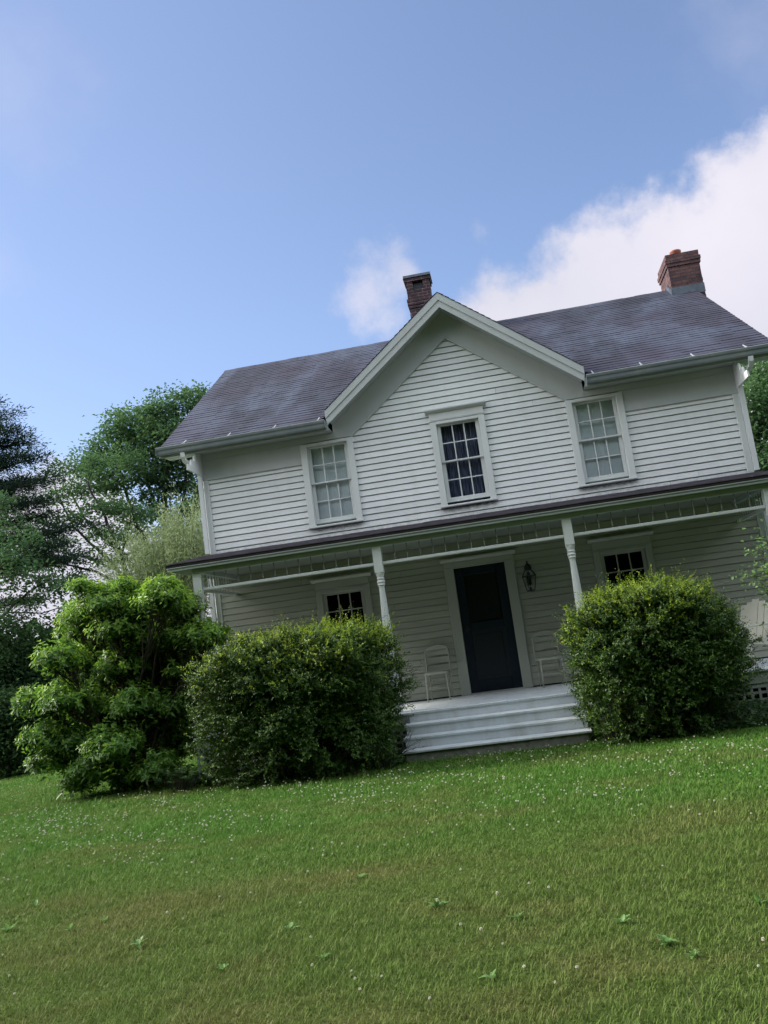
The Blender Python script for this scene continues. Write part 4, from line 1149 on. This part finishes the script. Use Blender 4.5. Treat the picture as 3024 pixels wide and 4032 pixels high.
# dark shrubs forming the far border of the lawn
for i, (x, y, r, Y, lab) in enumerate([(-40, 1420, 130, 7.5, 'tall dark shrub at the far left edge beyond the lawn'), (60, 1400, 105, 8.2, 'tall dark shrub beside the leftmost one at the lawn border'),
                                   (150, 1390, 90, 8.6, 'dark rounded shrub at the lawn border just left of the broad leaved shrub'), (10, 1580, 95, 6.4, 'low dark bush at the foot of the leftmost tall shrub'),
                                   (110, 1570, 85, 6.9, 'low dark bush on the lawn edge behind the broad leaved shrub'), (230, 1440, 100, 8.5, 'dark shrub behind the tall bright green corner shrub'), (330, 1500, 110, 7.8, 'dark shrub beside the side wall seen through the corner shrub')]):
    c = at(x, y, Y); m_ = r*(Y-CY)/1868; bz = float(gz(c.x, Y)); zt = c.z+m_; rz = (zt-bz)/2
    rng = np.random.default_rng(50+i); cl = []
    for k in range(13):
        d = rng.normal(size=3); d /= np.linalg.norm(d); cl.append(((c.x+d[0]*m_*.5, Y+d[1]*m_*.45, bz+rz+d[2]*rz*.62), (m_*.55, m_*.5, rz*.42)))
    clump_tree('border_shrub', lab, 'shrub', (c.x, Y, bz), [([(c.x, Y, bz-.05), (c.x+.1, Y, bz+rz*1.4)], .07, .02)], cl, .11, 26, M['leaf_dark'], M['bark'], rng, 'dark shrubs bordering the lawn', twigs=False, per=52, sub_r=.24, crown='foliage', trunk='stem')
# feathery grey green shrub behind the corner
rng = np.random.default_rng(61)
wb = (-6.6, 3.2, -.72)
root = empty('feathery_willow', wb, 'pale grey green feathery willow standing behind the left corner of the house', 'shrub')
PP, DD, NN = [], [], []; mb = MB()
tipsW = [(at(x, y, 3.2), s) for (x, y, s) in [(258, 1215, 1), (285, 1178, 1), (318, 1160, 1), (345, 1145, 1), (372, 1125, 1), (398, 1108, 1), (425, 1098, 1), (445, 1130, 1), (300, 1200, 1), (335, 1185, 1), (365, 1165, 1), (400, 1150, 1), (430, 1160, 1), (280, 1240, 1), (320, 1230, 1), (360, 1215, 1), (395, 1200, 1), (430, 1210, 1), (410, 1240, 1), (250, 1260, 1), (350, 1250, 1)]]
for T_, s_ in tipsW:
    for j in range(26):
        e = np.array(T_)+rng.normal(size=3)*np.array([.22, .45, .24]); st = np.array(wb)+np.array([rng.normal()*.25, rng.normal()*.3, 0])
        m1 = st*.35+e*.65+np.array([0, 0, .2]); mb.tube([st, m1, e], [.007, .004, .0015], 4, cap=False) if j % 3 == 0 else None
        k = 70; t = rng.uniform(.0, 1, (k, 1)); P = m1*(1-t)+e*t+rng.normal(size=(k, 3))*.07; ax = norm((e-m1)[None]+0*P)
        PP.append(P); DD.append(norm(ax*.8+rand_dirs(k, rng)*.8)); NN.append(rand_dirs(k, rng))
P = np.concatenate(PP); n = len(P); add_foliage('foliage', P, np.concatenate(DD), np.concatenate(NN), .085*rng.uniform(.7, 1.3, n), np.full(n, .020), M['leaf_willow'], root, 'diamond', .1, .1)
mb.build('stems', M['twig'], root, False, off=root.location)

# tree behind the right end of the house, plus woods behind
cl = [px_clump(x, y, r, 13+random.uniform(-1, 1), 1.0) for (x, y, r) in [(1640, 800, 40), (1680, 830, 50), (1625, 850, 36), (1660, 890, 42), (1630, 940, 38), (1690, 960, 50), (1650, 1000, 40), (1740, 850, 70), (1760, 980, 80), (1640, 1080, 50), (1720, 1100, 70), (1600, 900, 30), (1610, 1000, 35)]]
b = at(1690, 1250, 13); bz = float(gz(b.x, 13))
clump_tree('shade_tree', 'leafy green tree behind the right end of the house', 'tree', (b.x, 13, bz), [([(b.x, 13, bz), tuple(at(1690, 1100, 13)), tuple(at(1670, 900, 13))], .18, .05), ([tuple(at(1690, 1080, 13)), tuple(at(1640, 950, 13))], .08, .03)],
           cl, .16, 24, M['leaf_tree'], M['bark'], np.random.default_rng(71), per=60)

# woods added out of view, behind and beside the viewer, darkening porch and glass
rng = np.random.default_rng(77); PP, DD, LL2 = [], [], []
mb = MB()
for ang in np.arange(-205, 25, 5.5):
    a = math.radians(ang+rng.uniform(-2, 2)); r_ = rng.uniform(17.5, 22); x = math.cos(a)*r_; y = -8+math.sin(a)*r_
    if ang < -165: x -= 9
    ht = rng.uniform(16, 21) if -150 < ang < -28 else rng.uniform(5.5, 8); zz = float(gz(x, y))
    mb.tube([(x, y, zz-.2), (x+rng.normal()*.4, y, zz+ht*.5), (x+rng.normal()*.5, y, zz+ht*.9)], [.28, .18, .05], 7)
    n = 4200; d = rand_dirs(n, rng); P = np.array([x, y, zz+ht*.52])+d*np.array([3.1, 3.1, ht*.53])*rng.uniform(.45, 1, (n, 1)); PP.append(P); DD.append(d)
P = np.concatenate(PP); D = norm(np.concatenate(DD)+rng.normal(size=P.shape)*.5); n = len(P); L = rng.uniform(.35, .8, n)
V, F = leaf_arrays(P, D, norm(rng.normal(size=P.shape)), L, L*.75, 'diamond', .15, .1)
o = np_mesh('woods', V, F, M['leaf_dark']); tag(o, 'dark leafy woods added around and behind the viewer to darken the porch', 'woods', kind='stuff')
o = mb.build('woods_trunks', M['bark']); tag(o, 'trunks of the woods added around the viewer', 'woods', kind='stuff')

# far edge of the woods all round, low on the horizon
rng = np.random.default_rng(78); PP, DD = [], []
for ang in np.arange(0, 360, 2.6):
    a = math.radians(ang+rng.uniform(-1, 1)); r_ = rng.uniform(56, 72); x = math.cos(a)*r_; y = 2+math.sin(a)*r_; ht = rng.uniform(6, 8.6); zz = float(gz(x, y))
    n = 900; d = rand_dirs(n, rng); PP.append(np.array([x, y, zz+ht*.48])+d*np.array([3.2, 3.2, ht*.52])*rng.uniform(.5, 1, (n, 1))); DD.append(d)
P = np.concatenate(PP); D = norm(np.concatenate(DD)+rng.normal(size=P.shape)*.5); n = len(P); L = rng.uniform(.5, 1.1, n)
V, F = leaf_arrays(P, D, norm(rng.normal(size=P.shape)), L, L*.8, 'diamond', .15, .1)
o = np_mesh('far_woods', V, F, M['leaf_dark']); tag(o, 'distant dark line of woods along the horizon', 'woods', kind='stuff')

# ------------------------------------------------------------------ low planting at the porch
def cover(name, label, cat, areas, n, size, mat, rng, kind_):
    PP = []
    for (x0, x1, y0, y1, h0, h1) in areas:
        m_ = int(n*(x1-x0)*(y1-y0)*(.5+h1))
        x = rng.uniform(x0, x1, m_); y = rng.uniform(y0, y1, m_)
        hh = h0+(h1-h0)*(.5+.5*np.sin(x*3.1+1)*np.sin(x*1.3+y*2))*(.35+.65*(y-y0)/(y1-y0)); PP.append(np.stack([x, y, gz(x, y)+hh*rng.uniform(.15, 1, m_)**.6], 1))
    P = np.concatenate(PP); m_ = len(P)
    D = norm(rng.normal(size=(m_, 3))*np.array([1, 1, .3])+np.array([0, -.3, 0])); N = norm(np.array([0, -.25, 1])+rng.normal(size=(m_, 3))*.35); L = size*rng.uniform(.6, 1.3, m_)
    V, F = leaf_arrays(P, D, N, L, L*.75, 'leaf6', .1, .2)
    o = np_mesh(name, V, F, mat); tag(o, label, cat, kind=kind_); return o
rng = np.random.default_rng(81)
cover('ground_vines', 'dark ivy like ground cover along the foot of the porch, both sides of the steps', 'ground cover',
      [(1.30, 4.9, -3.30, -2.75, .05, .22), (1.9, 4.9, -2.75, -2.02, .10, .34), (-4.4, -1.25, -3.0, -2.4, .04, .2), (4.4, 6.5, -2.6, .5, .05, .3)], 1400, .062, M['leaf_ivy'], rng, 'stuff')
def small_plant(name, label, cat, base, n, h, spread, leaf, mat, seed, narrow=.5, upright=.6):
    rng = np.random.default_rng(seed); root = empty(name, base, label, cat); mb = MB(); PP, DD, NN, LL_ = [], [], [], []
    for j in range(n):
        a = rng.uniform(0, 6.28); r_ = spread*rng.uniform(.15, 1); e = np.array(base)+np.array([math.cos(a)*r_, math.sin(a)*r_*.7, h*rng.uniform(.5, 1)]); st = np.array(base)+np.array([math.cos(a), math.sin(a), 0])*r_*.25
        m1 = (st+e)/2+np.array([0, 0, h*.18]); mb.tube([st, m1, e], [.004, .003, .0015], 4, cap=False)
        k = 12
        for i in range(k):
            t = .25+.75*i/(k-1); p = m1*(1-t)+e*t; s = norm(np.cross(e-st, np.array([0, 0, 1.]))[None])[0]*(1 if i % 2 else -1)
            PP.append(p); DD.append(s*.9+(e-m1)/np.linalg.norm(e-m1)*.6+rng.normal(size=3)*.15); NN.append([rng.normal()*.2, rng.normal()*.2-.2, 1]); LL_.append(leaf*(1.15-.6*t)*rng.uniform(.8, 1.2))
    L = np.array(LL_); add_foliage('leaves', np.array(PP), np.array(DD), np.array(NN), L, L*narrow, mat, root, 'leaf6', .1, .2)
    mb.build('stems', M['twig'], root, False, off=root.location); return root
g0 = -.59
small_plant('low_shrub', 'low leafy plant at the left foot of the left round bush', 'plant', (-4.25, -3.05, g0), 46, .34, .40, .065, M['leaf_ivy'], 91, .55)
small_plant('low_shrub', 'light green leafy sprigs under the right round bush beside the bottom step', 'plant', (1.42, -3.12, g0), 34, .30, .24, .055, M['leaf_vine'], 92, .7)
small_plant('fern', 'small dark fern under the left bush beside the bottom step', 'plant', (-1.45, -3.10, g0), 16, .34, .36, .055, M['leaf_ivy'], 93, .3)
small_plant('fern', 'small dark fern under the middle of the left round bush', 'plant', (-2.05, -3.30, g0), 12, .26, .30, .05, M['leaf_ivy'], 96, .3)
# dry twigs sticking out over the steps
root = empty('dry_branch', (-1.32, -2.9, -.45), 'thin dry twiggy branch sticking out of the left bush over the steps', 'branch'); mb = MB(); rng = np.random.default_rng(94)
for j in range(12):
    st = np.array([-1.36, -2.85, -.50]); e = st+np.array([rng.uniform(.15, .46), rng.uniform(-.1, .1), rng.uniform(.02, .42)]); m1 = (st+e)/2+rng.normal(size=3)*.03; mb.tube([st, m1, e], [.004, .003, .0012], 4)
    for k in range(4):
        p = m1+(e-m1)*rng.random(); mb.tube([p, p+rng.normal(size=3)*np.array([.05, .03, .05])], [.002, .001], 3)
mb.build('twigs', M['twig'], root, off=root.location)
# vine sprays at the right edge of the porch
root = empty('climbing_vine', (3.95, -2.75, g0), 'pale green climbing vine sprays at the right end of the porch', 'vine'); mb = MB(); rng = np.random.default_rng(95); PP, DD, NN, LL_ = [], [], [], []
for (px, py, sx, sz, n) in [(1640, 1190, .10, .05, 22), (1652, 1160, .08, .08, 30), (1635, 1245, .14, .07, 60), (1655, 1235, .12, .10, 60), (1655, 1270, .08, .07, 34), (1690, 1200, .2, .3, 160), (1720, 1300, .2, .3, 160), (1690, 1420, .15, .25, 100)]:
    c = np.array(at(px, py, -2.75)); st = np.array([3.98+rng.normal()*.05, -2.72, g0]); mb.tube([st, st*.5+c*.5+np.array([.10, 0, .1]), c], [.008, .006, .003], 5)
    for j in range(n):
        p = c+rng.normal(size=3)*np.array([sx, .1, sz]); PP.append(p); DD.append(rng.normal(size=3)*np.array([1, .6, .4])+np.array([-.3, -.2, -.1])); NN.append([rng.normal()*.4, -.5+rng.normal()*.3, .8]); LL_.append(.052*rng.uniform(.7, 1.2))
        if j % 4 == 0: mb.tube([c, (c+p)/2, p], [.003, .002, .001], 3, cap=False)
L = np.array(LL_); add_foliage('leaves', np.array(PP), np.array(DD), np.array(NN), L, L*.75, M['leaf_vine'], root, 'leaf6', .12, .15)
mb.build('stems', M['twig'], root, off=root.location)

# ------------------------------------------------------------------ lawn
rng = np.random.default_rng(101)
def inside_house(x, y): return (np.abs(x) < 4.55) & (y > -1.95) | ((x > SX0) & (x < SX1) & (y > -2.85))
def field(n, x0, x1, y0, y1): return rng.uniform(x0, x1, n), rng.uniform(y0, y1, n)
bands = [(-11.6, -9.6, -3.2, 1.9, 9500, .0046), (-9.6, -8.0, -4.2, 2.6, 7500, .0052), (-8.0, -6.3, -5.5, 3.3, 5600, .0062), (-6.3, -4.6, -7.0, 4.0, 4300, .0074), (-4.6, -2.2, -9.5, 6.2, 3200, .0088), (-2.2, 1.0, -12.5, -4.6, 1700, .0115), (1.0, 6.5, -17, -5, 700, .017)]
bands += [(-12, -2.2, 1.9, 6, 2400, .0095), (-15.5, -2.2, 6, 12, 700, .016), (-15.5, -2.2, -15, -3.2, 450, .018), (-15.5, -11.6, -3.2, 1.9, 1800, .010), (-2.2, 9, 4.7, 12, 350, .02), (6.5, 16, -22, -6, 200, .026)]
Vs, Fs, nv = [], [], 0
for (y0, y1, x0, x1, dens, wd) in bands:
    n = int(dens*(y1-y0)*(x1-x0)); x, y = field(n, x0, x1, y0, y1)
    keep = ~inside_house(x, y); x, y = x[keep], y[keep]; n = len(x)
    tuft = .5+.3*np.sin(x*2.3+np.sin(y*3.1))*np.sin(y*2.7+np.sin(x*1.9))+.35*np.sin(x*7.1+2*np.sin(y*5.3))*np.sin(y*8.7+2*np.sin(x*6.1))
    h = (.022+.026*np.clip(tuft, 0, 1.2))*rng.uniform(.4, 1.4, n)*np.where(rng.random(n) < .03, rng.uniform(1.5, 2.6, n), 1)
    P = np.stack([x, y, gz(x, y)-.004], 1)
    a = rng.uniform(0, 6.28, n); lean = rng.uniform(.1, .9, n)
    Hd = np.stack([np.cos(a)*lean, np.sin(a)*lean, np.ones(n)], 1); Hd = norm(Hd)
    S = np.stack([-np.sin(a), np.cos(a), np.zeros(n)], 1); w_ = (wd*rng.uniform(.6, 1.2, n))[:, None]
    h_ = h[:, None]; tip = P+Hd*h_+np.stack([np.cos(a), np.sin(a), -.3*np.ones(n)], 1)*h_*.25
    mid = P+Hd*h_*.55
    V = np.stack([P-S*w_*.5, P+S*w_*.5, mid+S*w_*.42, mid-S*w_*.42, tip], 1).reshape(-1, 3)
    i = np.arange(n)[:, None]*5+nv; Vs.append(V); Fs.append((i+np.array([[0, 1, 2, 3]]), i+np.array([[3, 2, 4]]))); nv += len(V)
V = np.concatenate(Vs); Fq = np.concatenate([f[0] for f in Fs]); Ft = np.concatenate([f[1] for f in Fs])
g = np_mesh('grass', V, [Fq, Ft], M['grass']); tag(g, 'mown green lawn grass with drier patches toward the viewer', 'grass', kind='stuff')
print('grass blades', len(Fq))

# clover blossoms
def clover_mesh():
    m_ = MB(); z = .055
    m_.tube([(0, 0, -.01), (.004, .002, .03), (0, 0, z)], .0011, 4)
    ns = len(m_.F)
    for j in range(3):                                  # layered florets give an uneven round head
        for k in range(9):
            a = k*2*PI/9+j*.35; el = (-.35, .25, .85)[j]
            d = Vector((math.cos(a)*math.cos(el), math.sin(a)*math.cos(el), math.sin(el))); s = Vector((-math.sin(a), math.cos(a), 0)); u = d.cross(s)
            c = Vector((0, 0, z+.004)); tipp = c+d*.0105; b_ = len(m_.V)
            m_.V += [c+d*.002, c+d*.007+s*.0032, tipp, c+d*.007-s*.0032, c+d*.007+u*.0028]
            m_.F += [(b_, b_+1, b_+4), (b_+1, b_+2, b_+4), (b_+2, b_+3, b_+4), (b_+3, b_, b_+4), (b_, b_+3, b_+2, b_+1)]
    return m_, ns
cm, ns = clover_mesh()
first = cm.build('clover_flower', [M['clover'], M['cloverstem']])
for i, p in enumerate(first.data.polygons): p.material_index = 1 if i < ns else 0
rng = np.random.default_rng(111)
def clover_density(x, y):
    a = .5+.5*np.sin(x*1.7+.6)*np.sin(y*1.9+1.3)+.35*np.sin(x*4.1+y*3.3)
    far = np.where(y > -6.6, 1.0, np.where(y > -7.8, .40, .085))
    left = np.where((y > -4.6) & (x > 1.5), .6, 1)
    return np.clip(a, .10, 1)**1.1*far*left
pts = []
while len(pts) < 1500:
    x = rng.uniform(-9, 4.0); y = rng.uniform(-10.6, -2.9 if x < 99 else 0)
    if inside_house(np.array(x), np.array(y)): continue
    if x < -4.5 and y < -8: continue
    if rng.random() < clover_density(np.array(x), np.array(y)): pts.append((x, y))
for _ in range(220):
    x = rng.uniform(-13, -5.8); y = rng.uniform(-3, 2.0); pts.append((x, y))
cam2 = np.array([CX, CY]); pts.sort(key=lambda p: (p[0]-CX)**2+(p[1]-CY)**2)
def in_view(p):
    v = Vector((p[0]-CX, p[1]-CY, -.55-CZ)); z = v.dot(fw); return z > 0 and abs(v.dot(rt)/z)*CF < 1512 and abs(v.dot(up)/z)*CF < 2016
vis = [p for p in pts if in_view(p)]; near = vis[:300]; rest = vis[300:]
for i, (x, y) in enumerate(near):
    o = first if i == 0 else first.copy()
    if i: COL.objects.link(o)
    s = rng.uniform(.6, 1.0); o.location = (x, y, float(gz(x, y))); o.scale = (s, s, s*rng.uniform(.8, 1.15)); o.rotation_euler = (rng.normal()*.15, rng.normal()*.15, rng.uniform(0, 6.28))
    tag(o, 'small white clover blossom on a thin stem in the near half of the lawn', 'clover flower', 'white clover blossoms in the near lawn')
Vm = np.array([v.co[:] for v in first.data.vertices]); polys = [tuple(p.vertices) for p in first.data.polygons]; mi = [p.material_index for p in first.data.polygons]
VV, FF, MI = [], [], []
for (x, y) in rest:
    s = rng.uniform(.75, 1.1); b_ = len(VV)*len(Vm); VV.append(Vm*s+np.array([x, y, float(gz(x, y))])); FF += [tuple(i+b_ for i in f) for f in polys]; MI += mi
o = mesh_from('clover_flowers', np.concatenate(VV), FF, [M['clover'], M['cloverstem']]); o.data.polygons.foreach_set('material_index', MI)
tag(o, 'scattered white clover blossoms farther off in the lawn toward the house', 'clover flowers', kind='stuff')
print('clover', len(near), len(rest))

# broad leaved weeds in the near lawn
def weed(px, py, n, size, label, seed, flat=1.15):
    size *= .88
    d = ray(px, py); t = (-.58-CZ)/d.z; p = Vector((CX, CY, CZ))+d*t; p.z = float(gz(p.x, p.y))
    rng = np.random.default_rng(seed); root = empty('lawn_weed', p, label, 'weed', 'broad leaved weeds in the lawn')
    V, F = [], []
    for j in range(n):
        a = 2*PI*j/n+rng.uniform(-.4, .4); L = size*rng.uniform(.7, 1.15); el = rng.uniform(.25, 1.0)*flat+.2; D = Vector((math.cos(a)*math.cos(el), math.sin(a)*math.cos(el), math.sin(el))); S = Vector((-math.sin(a), math.cos(a), 0)); U = S.cross(D); U = U if U.z > 0 else -U
        b_ = len(V); K = 7
        for i in range(K+1):
            s = i/K; wdt = .15*L*math.sin(min(1, s*1.15+.05)*PI*.88)**.8*(1.0+.15*(i % 2)); c = D*(L*s)+S*(math.sin(s*4+j*2)*L*.05)-Vector((0, 0, 1))*(L*(.25+.25*((j*7) % 3)/2)*s*s)+Vector((0, 0, .005))
            V += [c-S*wdt+U*wdt*.35, c, c+S*wdt+U*wdt*.35]
        for i in range(K):
            q0 = b_+i*3; F += [(q0, q0+1, q0+4, q0+3), (q0+1, q0+2, q0+5, q0+4)]
    mesh_from('leaves', V, F, M['weed'], root, True)
    return root
for args in [(625, 2015, 5, .10, 'pair of broad pale weed leaves standing up in the centre left foreground'), (300, 2045, 6, .10, 'low rosette weed in the left foreground grass'), (75, 1960, 4, .10, 'upright weed leaf near the left edge of the lawn'),
             (150, 2010, 4, .08, 'small weed tuft left of the rosette in the left foreground'), (1440, 2045, 9, .085, 'large spreading weed rosette in the right foreground'), (1345, 2000, 7, .08, 'bright green leafy weed above the large right rosette'),
             (1065, 2120, 4, .09, 'curled grey green weed leaf in the lower centre foreground'), (945, 1965, 8, .10, 'bright green low weed patch in the middle of the lawn'), (15, 2010, 4, .10, 'weed leaf at the very left edge of the lawn'),
             (1640, 1960, 5, .09, 'weed at the very right edge of the lawn'), (1120, 1990, 6, .08, 'thin pale weed tuft right of the middle patch'), (1500, 2070, 6, .07, 'small leafy weed just right of the large right rosette'), (700, 2075, 5, .07, 'weed tuft below the centre left pair of leaves'), (230, 1990, 5, .07, 'tiny weed above the low left rosette'),
             (480, 2100, 5, .07, 'small weed in the lower left foreground'), (780, 1900, 5, .08, 'small weed left of the middle patch')]:
    weed(*args, seed=int(args[0]))
# bird-less sky, nothing in front of the camera
